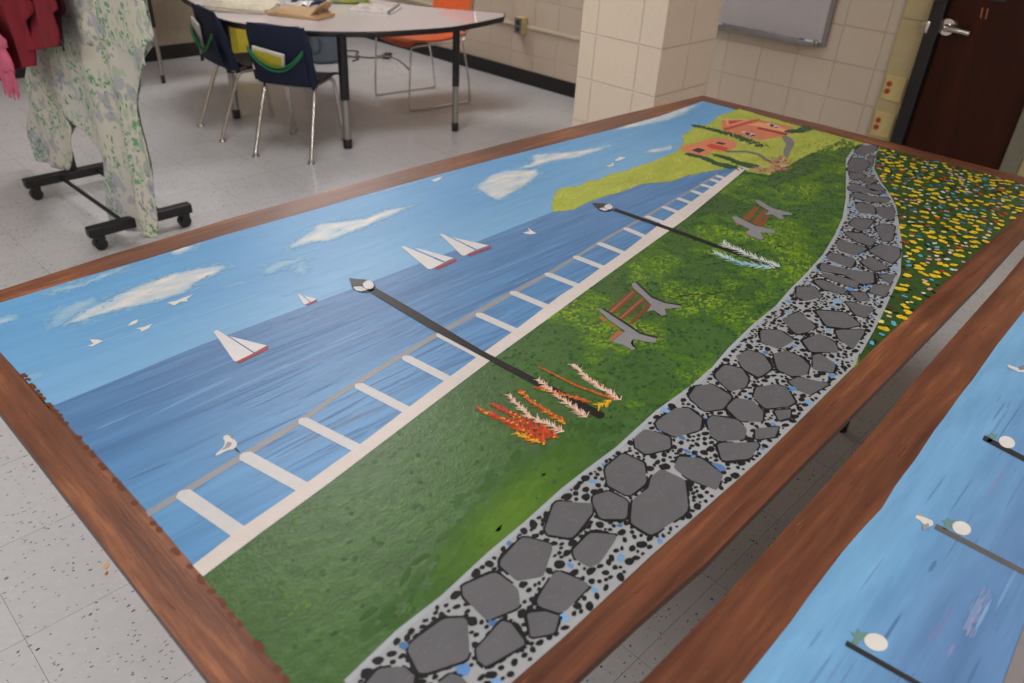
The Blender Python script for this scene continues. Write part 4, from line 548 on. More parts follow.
    for i in range(60000):
        x, y = random.uniform(x0, x1), random.uniform(y0, y1)
        if not inside((x, y), path): continue
        de = dist_edge((x, y), path)
        if de < .0055: continue
        r = random.choice((.0034, .0044, .0052, .0062, .0072) if i < 30000 else (.0026, .0034, .004))*(1.0 if x < 1.2 else .85)
        if any(b_[0]-.01 < x < b_[1]+.01 and b_[2]-.01 < y < b_[3]+.01 and (inside((x, y), s_) or dist_edge((x, y), s_) < r*.75) for s_, b_ in zip(SM, BB)): continue
        key = (int(x/.02), int(y/.02)); ok = True
        for dx in (-1, 0, 1):
            for dy in (-1, 0, 1):
                for (qx, qy, qr) in cell.get((key[0]+dx, key[1]+dy), ()):
                    if math.hypot(qx-x, qy-y) < (qr+r)*.93: ok = False
        if not ok: continue
        cell.setdefault(key, []).append((x, y, r))
        blue = random.random() < (.07 if x < 1.2 else .22)
        if blue: c.blob(8, 'flat', jit(random.choice([(92, 140, 196), (120, 160, 205), (84, 118, 160)]), 6), x, y, r*1.35, r*1.0, random.random()*3, 7, .3)
        else: c.blob(8, 'flat', (34, 32, 34), x, y, r*random.uniform(.9, 1.25), r*random.uniform(.65, .95), random.uniform(-.5, .9), 9, .16)
    # flower bed
    fl = REG['flowers']; x0, x1, y0, y1 = bbox(fl); cell = {}
    pal = [((226, 188, 40), 40), ((208, 172, 36), 12), ((222, 206, 112), 6), ((214, 210, 204), 9), ((216, 160, 152), 11), ((196, 62, 40), 7), ((92, 166, 190), 7), ((82, 118, 168), 4), ((96, 40, 52), 5)]
    names = [p[0] for p in pal]; wts = [p[1] for p in pal]
    for i in range(9000):
        x, y = random.uniform(x0, x1), random.uniform(y0, y1)
        if not inside((x, y), fl) or dist_edge((x, y), fl) < .006: continue
        col = random.choices(names, wts)[0]; yl = col[0] > 200 and col[2] < 60
        r = random.uniform(.0085, .0135) if yl else random.uniform(.0062, .0090)
        key = (int(x/.03), int(y/.03)); ok = True
        for dx in (-1, 0, 1):
            for dy in (-1, 0, 1):
                for (qx, qy, qr) in cell.get((key[0]+dx, key[1]+dy), ()):
                    if math.hypot(qx-x, qy-y) < (qr+r)*1.02: ok = False
        if not ok: continue
        cell.setdefault(key, []).append((x, y, r))
        for k in range(3 if yl else 2): c.blob(9, 'flat', jit(col, 6), x+random.uniform(-.5, .5)*r, y+random.uniform(-.6, .6)*r, r*.62, r*.55, random.random()*3, 7, .3)
        if yl: c.blob(10.5, 'flat', (196, 150, 30), x, y, r*.2, r*.2)
    for i in range(900):
        x, y = random.uniform(x0, x1), random.uniform(y0, y1)
        if inside((x, y), fl): c.blob(7.6, 'flat', random.choice([(28, 40, 24), (34, 62, 26), (58, 92, 34), (30, 30, 26)]), x, y, .006, .004, random.random()*3)
    loc(c.build('painting', root))
    return root
mural_one()

def mural_two():
    root = empty('mural_board', (1.1, -1.85, TOP-.014), 0, 'second mural board at lower right, blue lake with dock pilings and gulls', 'mural')
    def loc(o): o.location = (-1.1, 1.85, -(TOP-.014)); return o
    e = sorted(REG['outer2'], key=lambda p: p[0]); outer = [(0.02, -1.268)]+[p for p in e if .1 < p[0] < 2.35]+[(2.44, -1.252), (2.44, -2.47), (.02, -2.48)]
    i_ = sorted(REG['inner2'], key=lambda p: p[0]); inner = [(.09, -1.345)]+[p for p in i_ if .15 < p[0] < 2.3]+[(2.37, -1.36), (2.37, -2.40), (.09, -2.41)]
    bm = bmesh.new(); prism(bm, outer, TOP-.014, TOP, 0, 1); loc(obj('board_panel', bm, [M['ply'], M['edge']], root))
    b = Canvas(TOP); b.poly(1, 'border_x', (0, 0, 0), outer); scratches(b, outer, inner); loc(b.build('painted_border', root))
    c = Canvas(TOP); c.poly(2, 'sky2', (0, 0, 0), inner)
    for i in range(900):
        x, y = random.uniform(.2, 2.2), random.uniform(-2.3, -1.36); L = random.uniform(.012, .07); w = random.uniform(.0005, .0022)
        if not (inside((x-L, y), inner) and inside((x+L, y+.008), inner)): continue
        tt = min(1, max(0, (-1.33-y)/.10)); cc = jit(mixc((116, 168, 206), random.choice([(98, 134, 176), (84, 118, 160), (112, 152, 192), (122, 130, 170)]), tt), 6)
        c.poly(2.5, 'flat', cc, [(x-L, y), (x-L*.4, y+w), (x+L*.5, y+w), (x+L, y), (x+L*.4, y-w), (x-L*.5, y-w)], True)
    for i in range(60):
        u = random.random(); x, y = PINK[0]+(PINK[2]-PINK[0])*u+random.gauss(0, .006), PINK[1]+(PINK[3]-PINK[1])*u+random.gauss(0, .003)
        c.blob(3.6, 'flat', mixc((104, 142, 184), (140, 140, 176), random.random()), x, y, .010, .0009, 0, 6)
    for layer, key, rgb, pts, sm in SHAPES2: c.poly(layer, key, rgb, chaikin(pts, 1) if sm else pts)
    loc(c.build('painting', root))
mural_two()

# ------------------------------------------------------------------ tables under the boards
def folding_table(cx, cy, lx, ly, label):
    t = empty('folding_table', (cx, cy, 0), 0, label, 'table', )
    bm = bmesh.new(); box(bm, (0, 0, TOP-.014-.0155), (lx, ly, .031), .006); obj('tabletop', bm, M['darkgrey'], t)
    for sx in (-1, 1):
        bm = bmesh.new()
        box(bm, (sx*(lx/2-.05), 0, .69), (.02, ly-.12, .02), .003); obj('crossbar', bm, M['black'], t)
        for sy in (-1, 1):
            bm = bmesh.new(); x, y = sx*(lx/2-.05), sy*(ly/2-.04)
            tube(bm, [(x, y, .012), (x, y, .703)], .0127, 12); tube(bm, [(x, y, 0), (x, y, .035)], .018, 12)
            obj('leg', bm, M['black'], t, True)
folding_table(1.16, -.61, 1.70, .78, 'dark folding table underneath the seaside mural board')
folding_table(1.25, -1.87, 1.70, .78, 'dark folding table underneath the lake mural board')

# ------------------------------------------------------------------ room shell
def struct(name, bm, m, smooth=False):
    o = obj(name, bm, m, None, smooth); o['kind'] = 'structure'; return o
XB, YL, XR, YR, H = 4.27, 4.57, -4.2, -4.6, 2.75
bm = bmesh.new(); box(bm, ((XB+XR)/2, (YL+YR)/2, -.05), (XB-XR+.4, YL-YR+.4, .1)); struct('floor', bm, M['floor'])
bm = bmesh.new(); box(bm, ((XB+XR)/2, (YL+YR)/2, H+.05), (XB-XR+.4, YL-YR+.4, .1)); struct('ceiling', bm, M['ceiling'])
bm = bmesh.new(); box(bm, (XB+.1, (YL-.026)/2, H/2), (.2, YL+.026, H)); box(bm, (XB+.1, (YR-.84)/2, H/2), (.2, -.84-YR, H)); box(bm, (XB+.1, -.42, 2.42), (.2, .84, H-2.09)); struct('wall_back', bm, M['block_x'])
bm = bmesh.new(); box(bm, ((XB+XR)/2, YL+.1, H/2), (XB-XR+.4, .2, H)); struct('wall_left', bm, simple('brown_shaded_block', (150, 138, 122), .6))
bm = bmesh.new(); box(bm, ((XB+XR)/2, YR-.1, H/2), (XB-XR+.4, .2, H)); struct('wall_right', bm, M['block_y'])
bm = bmesh.new(); box(bm, (XR-.1, (YL+YR)/2, H/2), (.2, YL-YR, H)); struct('wall_front', bm, M['block_x'])
bm = bmesh.new(); box(bm, (XB-.006, (YL+.0)/2, .05), (.012, YL-.02, .1), .002); struct('baseboard_back', bm, M['base'])
bm = bmesh.new(); box(bm, ((XB+XR)/2, YL-.006, .05), (XB-XR-.04, .012, .1), .002); struct('baseboard_left', bm, M['base'])
# pillar
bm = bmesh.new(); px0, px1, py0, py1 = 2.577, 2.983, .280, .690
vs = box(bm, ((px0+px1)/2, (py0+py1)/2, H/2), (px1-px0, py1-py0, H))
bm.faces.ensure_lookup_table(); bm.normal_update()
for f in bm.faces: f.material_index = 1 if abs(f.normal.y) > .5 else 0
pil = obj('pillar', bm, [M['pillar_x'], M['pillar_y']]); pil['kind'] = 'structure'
# door wall: glazed strip, frame, leaf
bm = bmesh.new(); box(bm, (XB+.0, -.095, 1.05), (.03, .135, 2.1), .002)
for z_ in (.24, .852, 1.45): box(bm, (XB-.0155, -.095, z_), (.001, .134, .004), mi=1)
o = obj('trim_1', bm, [M['jamb'], M['olive']]); o['kind'] = 'structure'
bm = bmesh.new(); box(bm, (XB-.01, -.194, 1.05), (.09, .063, 2.1), .004); box(bm, (XB-.01, -.475, 2.07), (.09, .56, .07), .004); o = obj('trim_2', bm, M['blackplastic']); o['kind'] = 'structure'
bm = bmesh.new(); box(bm, (XB-.01, -.742, 1.05), (.09, .075, 2.1), .004); o = obj('trim_3', bm, M['olive']); o['kind'] = 'structure'
bm = bmesh.new(); box(bm, (XB+.0, -.81, 1.05), (.03, .06, 2.1), .002); o = obj('trim_4', bm, M['jamb']); o['kind'] = 'structure'
dr = empty('door_1', (XB+.012, -.47, 0)); dr['kind'] = 'structure'
bm = bmesh.new(); box(bm, (0, .004, 1.02), (.045, .475, 2.03), .003); obj('door_leaf', bm, M['door'], dr)
bm = bmesh.new()
def disc(bm, c, r, t, seg=24):
    vs = bmesh.ops.create_cone(bm, cap_ends=True, segments=seg, radius1=r, radius2=r*.82, depth=t)['verts']
    bmesh.ops.rotate(bm, cent=(0, 0, 0), matrix=Matrix.Rotation(-PI/2, 3, 'Y'), verts=vs); bmesh.ops.translate(bm, vec=c, verts=vs)
disc(bm, (-.029, .218, .845), .046, .018)
tube(bm, smoothpath([(-.03, .218, .845), (-.062, .218, .845), (-.074, .200, .845), (-.076, .15, .843), (-.074, .100, .838)]), [.016]*13+[.015]*6+[.014]*6, 10)
obj('door_handle', bm, M['chrome'], dr, True)
bm = bmesh.new(); box(bm, (-.026, .07, 1.02), (.006, .13, .07), .002); obj('door_sign', bm, M['blackplastic'], dr)
bm = bmesh.new(); 
for yy in (.095, .072): tube(bm, [(-.0245, yy, .95), (-.0245, yy-.006, .905)], .0022, 6)
obj('scratch_mark', bm, simple('pale_wood_scratch', (190, 130, 90), .5), dr)
bm = bmesh.new(); box(bm, (XB-.056, -.165, .835), (.006, .03, .055), .002); disc(bm, (XB-.062, -.150, .848), .009, .01)
tag(obj('strike_plate', bm, M['chrome'], None, True), 'small steel strike plate on the black door frame', 'strike plate')
# red sockets on cover plates
for zc, h_, where in ((.517, .125, 'upper'), (.327, .13, 'lower')):
    e = empty('outlet_plate', (XB-.0155, -.093, zc), 0, 'cream cover plate with two red sockets, %s of the two beside the door frame' % where, 'outlet', 'red socket plates by the door')
    bm = bmesh.new(); box(bm, (-.004, 0, 0), (.008, .105, h_), .003); obj('cover_plate', bm, M['plate'], e)
    for dz in (.019, -.019):
        bm = bmesh.new(); disc(bm, (-.010, .028, dz), .0145, .008); obj('socket', bm, M['redsocket'], e)
    bm = bmesh.new(); disc(bm, (-.009, -.03, h_/2-.014), .003, .003, 10); obj('screw', bm, M['steel'], e)
# raceway and double outlet on the far wall
bm = bmesh.new(); box(bm, (XB-.009, (2.52+1.4)/2, .400), (.018, 2.52-1.4, .02), .003); box(bm, (XB-.009, (2.60+4.5)/2, .400), (.018, 1.88, .02), .003)
tag(obj('wall_raceway', bm, M['conduit']), 'thin cream surface raceway along the far block wall', 'raceway')
e = empty('wall_outlet', (XB, 2.56, .405), 0, 'boxed wall outlet with dark sockets on the far wall raceway', 'outlet')
bm = bmesh.new(); box(bm, (-.030, 0, 0), (.06, .075, .115), .004); obj('outlet_box', bm, M['plate'], e)
bm = bmesh.new(); box(bm, (-.062, 0, 0), (.005, .07, .11), .002); obj('face_plate', bm, M['alu'], e)
for dz in (.024, -.024):
    bm = bmesh.new(); box(bm, (-.066, 0, dz), (.006, .034, .032), .006); obj('socket', bm, M['darkgrey'], e)
# whiteboard
e = empty('whiteboard', (XB, 1.12, .66), 0, 'grey framed whiteboard with marker tray on the far wall', 'whiteboard')
bm = bmesh.new(); box(bm, (-.015, 0, .60), (.018, 1.56, 1.18)); obj('writing_surface', bm, M['wboard'], e)
bm = bmesh.new()
for yy in (-.785, .785): box(bm, (-.016, yy, .60), (.03, .022, 1.22), .004)
box(bm, (-.016, 0, 1.2), (.03, 1.57, .022), .004); box(bm, (-.016, 0, .0), (.03, 1.57, .03), .004); obj('frame', bm, M['alu'], e)
bm = bmesh.new(); box(bm, (-.052, .01, -.006), (.065, 1.5, .010), .004); box(bm, (-.083, .01, .004), (.006, 1.5, .02), .002)
for yy in (-.745, .765): box(bm, (-.05, yy, .004), (.07, .02, .028), .006)
obj('marker_tray', bm, M['alu'], e)
def marker(y, rz, m, label):
    bm = bmesh.new(); tube(bm, [(-.05, -.05, 0), (-.05, .02, 0)], .008, 10); tube(bm, [(-.05, .02, 0), (-.05, .055, 0)], .009, 10, 1)
    o = obj('marker', bm, [M['white'], m], None, True, (XB, y, .668)); tag(o, label, 'marker')
marker(.41, 0, simple('blue_cap', (30, 60, 120), .4), 'marker with blue cap lying near the right end of the whiteboard tray')
marker(1.00, 0, M['blackplastic'], 'marker with black cap lying on the whiteboard tray beside the pillar')

# ------------------------------------------------------------------ activity table
def tube_leg(par, x, y, zt, r=.026, split=.27):
    bm = bmesh.new(); tube(bm, [(x, y, split), (x, y, zt)], r, 20); upper = obj('leg', bm, M['blackplastic'], par, True)
    bm = bmesh.new(); tube(bm, [(x, y, .045), (x, y, split+.02)], r*.86, 20); obj('leg_extension', bm, M['steel'], upper, True)
    bm = bmesh.new(); lathe(bm, [(r*.75, 0), (r*.98, .004), (r*.98, .05), (r*.8, .056)], (x, y, 0)); obj('foot_cap', bm, M['blackplastic'], upper, True)
at = empty('activity_table', (2.75, 2.6, 0), 0, 'large school activity table with glossy grey top and black edge', 'table')
outl = TBL+[(2.12, 3.25), (2.2, 3.5), (2.5, 3.68), (2.85, 3.6), (3.02, 3.3), (3.12, 2.9), (3.22, 2.52), (3.37, 2.27), (3.53, 2.05)]
arc = [(v.x, v.y) for v in smoothpath([(x, y, 0) for x, y in outl[:-1]], 4)]+[outl[-1]]
loc_ = [(x-2.75, y-2.6) for x, y in arc]
bm = bmesh.new(); prism(bm, loc_, .598, .62); obj('tabletop', bm, M['tabletop'], at)
bm = bmesh.new(); n = len(loc_)
cxm, cym = 0, 0
ring = []
for i, (x, y) in enumerate(loc_):
    d = Vector((x, y)).normalized()*.004; ring.append([bm.verts.new((x+d.x*k, y+d.y*k, z)) for k, z in ((-2, .592), (1, .592), (1.4, .607), (1, .6185), (-.2, .6208))])
for i in range(n):
    a, b = ring[i], ring[(i+1) % n]
    for k in range(4): bm.faces.new((a[k], b[k], b[k+1], a[k+1]))
obj('edge_band', bm, M['blackplastic'], at)
for x, y, r in ((2.355, 2.096, .026), (3.054, 1.968, .021), (2.16, 2.95, .024), (2.9, 3.3, .024)): tube_leg(at, x-2.75, y-2.6, .598, r)
at2 = empty('activity_table', (2.3, 4.15, 0), 0, 'another school table with thin adjustable black and chrome leg by the left wall', 'table')
bm = bmesh.new(); box(bm, (0, 0, .735), (.9, .6, .03), .012); obj('tabletop', bm, M['tabletop'], at2)
for x, y in ((-.12, -.21), (.4, -.21), (.4, .24), (-.4, .24)): tube_leg(at2, x, y, .72, .014, .36)

# ------------------------------------------------------------------ school chairs with navy seat sacks
def make_chair(label):
    t = empty('school_chair', (0, 0, 0), 0, label, 'chair', 'navy school chairs with seat sacks at the activity table')
    # seat shell
    bm = bmesh.new()
    def seat(u, v):
        x = -.055+.315*u; y = (v-.5)*(.34-.03*u)
        return (x, y, .375+.010*(abs(v-.5)*2)**2+(.03*max(0, .12-u)/.12 if u < .12 else 0)-(.022*max(0, u-.8)/.2))
    grid(bm, seat, 14, 10); o = obj('seat', bm, M['navyseat'], t, True); solid(o, .007)
    bm = bmesh.new()
    def back(u, v):
        z = .40+.25*v; return (-.065-.075*v-.012*math.sin(u*PI), (u-.5)*(.30-.03*v**3), z)
    grid(bm, back, 12, 8); o = obj('backrest', bm, M['navyseat'], t, True); solid(o, .007)
    # frame
    bm = bmesh.new()
    for s in (-1, 1): tube(bm, smoothpath([(.16, s*.13, .362), (.06, s*.125, .358), (-.04, s*.125, .362), (-.073, s*.13, .43), (-.10, s*.13, .50)], 5), .009, 10)
    tube(bm, [(-.06, -.13, .357), (-.06, .13, .357)], .009, 10); box(bm, (0, 0, .362), (.14, .16, .01), .003)
    obj('frame', bm, M['steel'], t, True)
    for s in (-1, 1):
        for kind in (0, 1):
            bm = bmesh.new()
            if kind: pts = [(.04, s*.115, .357), (0, s*.130, .362), (-.042, s*.139, .354), (-.075, s*.143, .315), (-.205, s*.160, .012)]
            else: pts = [(.06, s*.115, .357), (.14, s*.125, .360), (.182, s*.135, .345), (.198, s*.140, .30), (.235, s*.160, .012)]
            tube(bm, smoothpath(pts, 6), .0105, 12); lg = obj('leg', bm, M['chrome'], t, True)
            x = pts[-1][0]; bm = bmesh.new(); lathe(bm, [(.020, 0), (.020, .005), (.014, .012), (.011, .02)], (x, pts[-1][1], 0), 16); obj('glide', bm, M['steel'], lg, True)
    # fabric sack pulled over the backrest
    bm = bmesh.new(); sec = []
    nz, na = 12, 28
    for j in range(nz+1):
        v = j/nz; z = .378+.292*v; w = .166+.006*v-.010*(v**6)*2; d = .030-.010*v-.012*v**8; cxx = -.071-.078*v
        row = []
        for i in range(na):
            a = 2*PI*i/na; ca, sa = math.cos(a), math.sin(a)
            bul = 1+.55*(1 if ca < 0 else 0)*max(0, 1-abs(v-.36)/.42)*(abs(ca))
            row.append(bm.verts.new((cxx+d*bul*(abs(ca)**.6)*(1 if ca > 0 else -1), w*(abs(sa)**.45)*(1 if sa > 0 else -1)+.002*math.sin(z*60+i), z+.004*math.sin(i*1.3)*(v > .95)-.01*(v < .05)*abs(ca))))
        sec.append(row)
    for a, b in zip(sec, sec[1:]):
        for i in range(na): bm.faces.new((a[i], a[(i+1) % na], b[(i+1) % na], b[i]))
    bm.faces.new(sec[-1]); bm.faces.new(sec[0][::-1])
    sk = obj('seat_sack', bm, M['navy'], t, True)
    # back pocket with two green bindings
    bm = bmesh.new()
    def pocket(u, v):
        a = (u-.5)*2; y = a*.150; topz = .470+.095*a*a; z = .392+(topz-.392)*v
        return (-.1105-.075*(z-.378)/.292-.026*(1-a**4)*(.55+.45*v)-.016, y, z)
    grid(bm, pocket, 16, 8); pk = obj('pocket', bm, M['navy'], sk, True); solid(pk, .003)
    for dz, dx in ((0, -.002), (-.016, -.004)):
        bm = bmesh.new(); pts = []
        for i in range(17):
            u = i/16; p = pocket(u, 1); a = (u-.5)*2; pts.append((p[0]+dx, p[1], p[2]+dz*(1-.2*a*a)))
        tube(bm, pts, .0045, 8); obj('binding', bm, M['greentrim'], pk, True)
    return t
def copytree(o, parent=None):
    c = o.copy(); COL.objects.link(c); c.parent = parent
    for ch in o.children: copytree(ch, c)
    return c
ch1 = make_chair('navy school chair turned back to us, nearest the thick table leg, yellow book in sack')
ch2 = copytree(ch1); ch2['label'] = 'navy school chair at the left end of the activity table, white item in its sack'
ch1.location = (2.142, 2.243, 0); ch1.rotation_euler = (0, 0, math.radians(31))
ch2.location = (2.095, 2.735, 0); ch2.rotation_euler = (0, 0, math.radians(-7))
def book(chair, y, z, tilt, w, h, cm, label):
    bm = bmesh.new(); box(bm, (0, 0, 0), (.012, w, h), .001, mi=0); box(bm, (-.0072, 0, 0), (.0014, w*.86, h*.80), .0005, mi=1); box(bm, (0.001, .002, .002), (.009, w*.99, h*.99), mi=0)
    o = obj('book', bm, [M['white'], cm])
    o.matrix_world = Matrix.Translation(chair.location) @ Matrix.Rotation(chair.rotation_euler.z, 4, 'Z') @ Matrix.Translation((-.1570, y, z)) @ Matrix.Rotation(math.radians(-12), 4, 'Y') @ Matrix.Rotation(tilt, 4, 'X')
    tag(o, label, 'book')
bpy.context.view_layer.update()
book(ch1, .050, .492, math.radians(10), .17, .12, M['yellow'], 'yellow covered book tucked in the sack of the nearer navy chair')
book(ch2, .115, .525, math.radians(24), .08, .15, M['white'], 'white book sticking out of the sack of the left navy chair')

# ------------------------------------------------------------------ orange chair
oc = empty('stacking_chair', (3.36, 2.62, 0), math.radians(172), 'orange plastic stacking chair with chrome sled frame beyond the activity table', 'chair')
bm = bmesh.new()
def oseat(u, v):
    x = .24-.46*u; y = (v-.5)*(.44-.05*u); 
    return (x, y, .425-.035*max(0, (.14-u)/.14)**2-.02*math.sin(PI*min(1, u*1.05))+.014*(abs(v-.5)*2)**2.5-.0*u)
grid(bm, oseat, 18, 12); o = obj('seat', bm, M['orange'], oc, True); solid(o, .011)
bm = bmesh.new()
def oback(u, v): return (-.205-.085*v-.022*math.cos((u-.5)*PI)+.015, (u-.5)*(.42-.02*v), .455+.30*v-.03*(abs(u-.5)*2)**6*(v > .9))
grid(bm, oback, 16, 10); o = obj('backrest', bm, M['orange'], oc, True); solid(o, .010)
for s in (-1, 1):
    bm = bmesh.new(); y = s*.215
    tube(bm, smoothpath([(-.275, y*.98, .74), (-.235, y*.98, .55), (-.19, y, .42), (-.10, y, .402), (.10, y, .402), (.205, y, .398), (.222, y, .37), (.235, y, .2), (.240, y, .03), (.225, y, .008), (.1, y, .007), (-.1, y, .007), (-.225, y, .008), (-.238, y, .03), (-.215, y, .2), (-.17, y, .395)], 5), .0062, 8)
    obj('side_frame', bm, M['chrome'], oc, True)
bm = bmesh.new(); tube(bm, smoothpath([(.232, -.215, .26), (.225, -.1, .285), (.222, 0, .29), (.225, .1, .285), (.232, .215, .26)], 5), .0055, 8); obj('crossbar', bm, M['chrome'], oc, True)

# ------------------------------------------------------------------ things on the activity table
def lumpy(bm, fn, nu=18, nv=12): return grid(bm, fn, nu, nv)
def softbag(name, cx, cy, lx, ly, h, rz, mat, seed, label, cat):
    bm = bmesh.new(); bmesh.ops.create_cube(bm, size=1)
    bmesh.ops.subdivide_edges(bm, edges=bm.edges[:], cuts=9, use_grid_fill=True)
    for v in bm.verts:
        p = v.co*2; q = Vector((math.copysign(abs(p.x)**1, p.x), p.y, p.z)); L = max(abs(p.x), abs(p.y))
        edge = max(0, L-.75)/.25
        zz = (p.z*.5+.5); hh = h*(1-.55*edge**2)*(.85+.35*noise.noise(Vector((p.x*1.6, p.y*1.6, seed))))
        nx = p.x*(1-.05*edge*abs(p.y)**3)+.05*noise.noise(Vector((p.y*2.2, p.z, seed+3))); ny = p.y*(1-.05*abs(p.x)**3)+.06*noise.noise(Vector((p.x*2.2, p.z, seed+5)))
        v.co = Vector((nx*lx/2, ny*ly/2, zz*hh+.006*zz*noise.noise(Vector((p.x*6, p.y*6, seed)))))
    o = obj(name, bm, mat, None, True, (cx, cy, .621), rz); return tag(o, label, cat)
softbag('canvas_bag', 2.26, 2.90, .36, .30, .055, math.radians(-50), M['cream'], 2.2, 'lumpy cream canvas bag lying at the left end of the activity table', 'bag')
tb = softbag('folded_bag', 2.43, 2.57, .33, .20, .035, math.radians(-62), M['tan'], 5.5, 'folded tan canvas bag with raised flap on the activity table', 'bag')
bm = bmesh.new()
def flap(u, v): return (.10+.05*u+.01*v, (v-.5)*.16, .028+.055*u-.02*abs(v-.5))
grid(bm, flap, 6, 8); o = obj('flap', bm, M['tan'], tb, True); solid(o, .006)
bm = bmesh.new()
def wrap(u, v): return ((u-.5)*.16, (v-.5)*.12, .012+.012*noise.noise(Vector((u*5, v*5, 2)))+.01*math.sin(u*9))
grid(bm, wrap, 14, 10); o = obj('plastic_wrap', bm, simple('crinkled_white_plastic', (200, 198, 198), .25), None, True, (2.58, 2.82, .622), .4); solid(o, .002)
tag(o, 'crumpled whitish plastic wrap behind the folded tan bag', 'wrap')
e = empty('tissue_box', (2.93, 2.80, .6205), math.radians(-35), 'green and yellow patterned tissue box at the back of the activity table', 'box')
def mat_tissue():
    w = N('green_yellow_print'); vo = w.n('ShaderNodeTexVoronoi'); vo.inputs['Scale'].default_value = 28; w.l(w.coord(), vo.inputs['Vector']); se = w.n('ShaderNodeSeparateColor'); w.l(vo.outputs['Color'], se.inputs[0])
    w.base(w.ramp(se.outputs[0], [(.2, alb((122, 150, 60))), (.5, alb((196, 186, 80))), (.8, alb((150, 160, 110)))])); w.rough(.5); return w.m
bm = bmesh.new(); box(bm, (0, 0, .043), (.23, .12, .08), .002); obj('carton', bm, mat_tissue(), e)
bm = bmesh.new(); box(bm, (0, 0, .002), (.235, .125, .006), .001); obj('bottom_trim', bm, simple('dark_green_card', (30, 66, 48), .5), e)
bm = bmesh.new(); box(bm, (0, 0, .0835), (.12, .05, .002), .0005); obj('opening', bm, M['white'], e)
bm = bmesh.new(); box(bm, (0, 0, .014), (.20, .14, .028), .006); box(bm, (0, 0, .0285), (.16, .10, .003), .001, mi=1)
tag(obj('pencil_case', bm, [simple('dark_blue_vinyl', (24, 34, 70), .4), M['navy']], None, False, (2.70, 2.90, .6205), -.5), 'dark blue flat case at the back of the activity table', 'case')
def mat_page():
    w = N('printed_page'); vo = w.n('ShaderNodeTexVoronoi'); vo.inputs['Scale'].default_value = 45; w.l(w.coord(), vo.inputs['Vector']); se = w.n('ShaderNodeSeparateColor'); w.l(vo.outputs['Color'], se.inputs[0])
    w.base(w.ramp(se.outputs[0], [(.5, alb((206, 200, 198))), (.72, alb((206, 150, 120))), (.82, alb((216, 200, 110))), (.92, alb((120, 150, 180)))])); w.rough(.4); return w.m
e = empty('notebook', (2.92, 2.53, .6205), math.radians(-52), 'open printed notebook with grey spine on the activity table', 'notebook')
bm = bmesh.new(); box(bm, (0, 0, .004), (.26, .25, .008), .002); obj('cover', bm, M['white'], e)
bm = bmesh.new(); box(bm, (0, 0, .0095), (.24, .22, .003), .001); obj('page', bm, mat_page(), e)
bm = bmesh.new(); tube(bm, [(.11, -.135, .012), (.11, .13, .012)], .009, 10); obj('spine', bm, simple('slate_spine', (120, 132, 142), .4), e, True)

# ------------------------------------------------------------------ floor things beyond the table
e = empty('storage_bin', (3.47, 3.92, 0), math.radians(30), 'blue grey rounded plastic bin on the floor under the far table side', 'bin')
bm = bmesh.new(); lathe(bm, [(.10, 0), (.135, .015), (.15, .10), (.155, .26), (.15, .30), (.14, .302)], seg=32); obj('body', bm, M['bluegrey'], e, True)
bm = bmesh.new()
pts = [(-.145*math.cos(a*0)-.012, .05*math.cos(a), .15+.075*math.sin(a)) for a in [2*PI*i/24 for i in range(25)]]
tube(bm, pts, .006, 8); obj('oval_rim', bm, simple('dark_blue_grey', (66, 78, 90), .4), e, True)
bm = bmesh.new(); box(bm, (0, 0, .018), (.10, .055, .034), .004); tag(obj('power_adapter', bm, M['blackplastic'], None, False, (3.93, 3.72, 0), .6), 'black power adapter block on the floor by the far wall', 'adapter')
bm = bmesh.new(); tube(bm, smoothpath([(3.90, 3.72, .012), (3.8, 3.78, .006), (3.76, 3.9, .006), (3.86, 4.02, .006), (3.74, 4.1, .006), (3.68, 3.98, .006), (3.72, 3.82, .006), (3.62, 3.76, .006)], 6), .005, 8)
tag(obj('power_cable', bm, M['blackplastic'], None, True), 'tangled dark power cable on the floor beyond the table', 'cable')
e = empty('cardboard_box', (3.1, 4.40, 0), .1, 'yellow and grey box on the floor against the left wall', 'box')
bm = bmesh.new(); box(bm, (0, 0, .15), (.34, .22, .30), .004); obj('carton', bm, M['yellow'], e)
bm = bmesh.new(); box(bm, (.03, -.112, .10), (.20, .006, .16), .002, rot=None); obj('side_label', bm, simple('grey_label', (120, 118, 130), .6), e)
bm = bmesh.new(); box(bm, (0, 0, .012), (.05, .035, .022), .003); tag(obj('rubber_wedge', bm, M['blackplastic'], None, False, (2.0, 3.95, 0), .4), 'small black wedge on the floor beside the hanging sheet', 'wedge')
for (x, y, s, c_, lb) in ((.134, .06, .022, (220, 170, 130), 'small peach paper scrap on the floor left of the mural'), (.125, .045, .012, (190, 80, 50), 'tiny red orange paper scrap on the floor left of the mural')):
    bm = bmesh.new(); prism(bm, [(-s*.5, -s*.15), (s*.1, -s*.3), (s*.6, 0), (s*.3, s*.2), (-s*.3, s*.25)], 0, .0008)
    tag(obj('paper_scrap', bm, simple('scrap_'+lb.split()[1], c_, .7), None, False, (SCRAP[0 if s > .02 else 1][0], SCRAP[0 if s > .02 else 1][1], .0003), .9), lb, 'scrap')

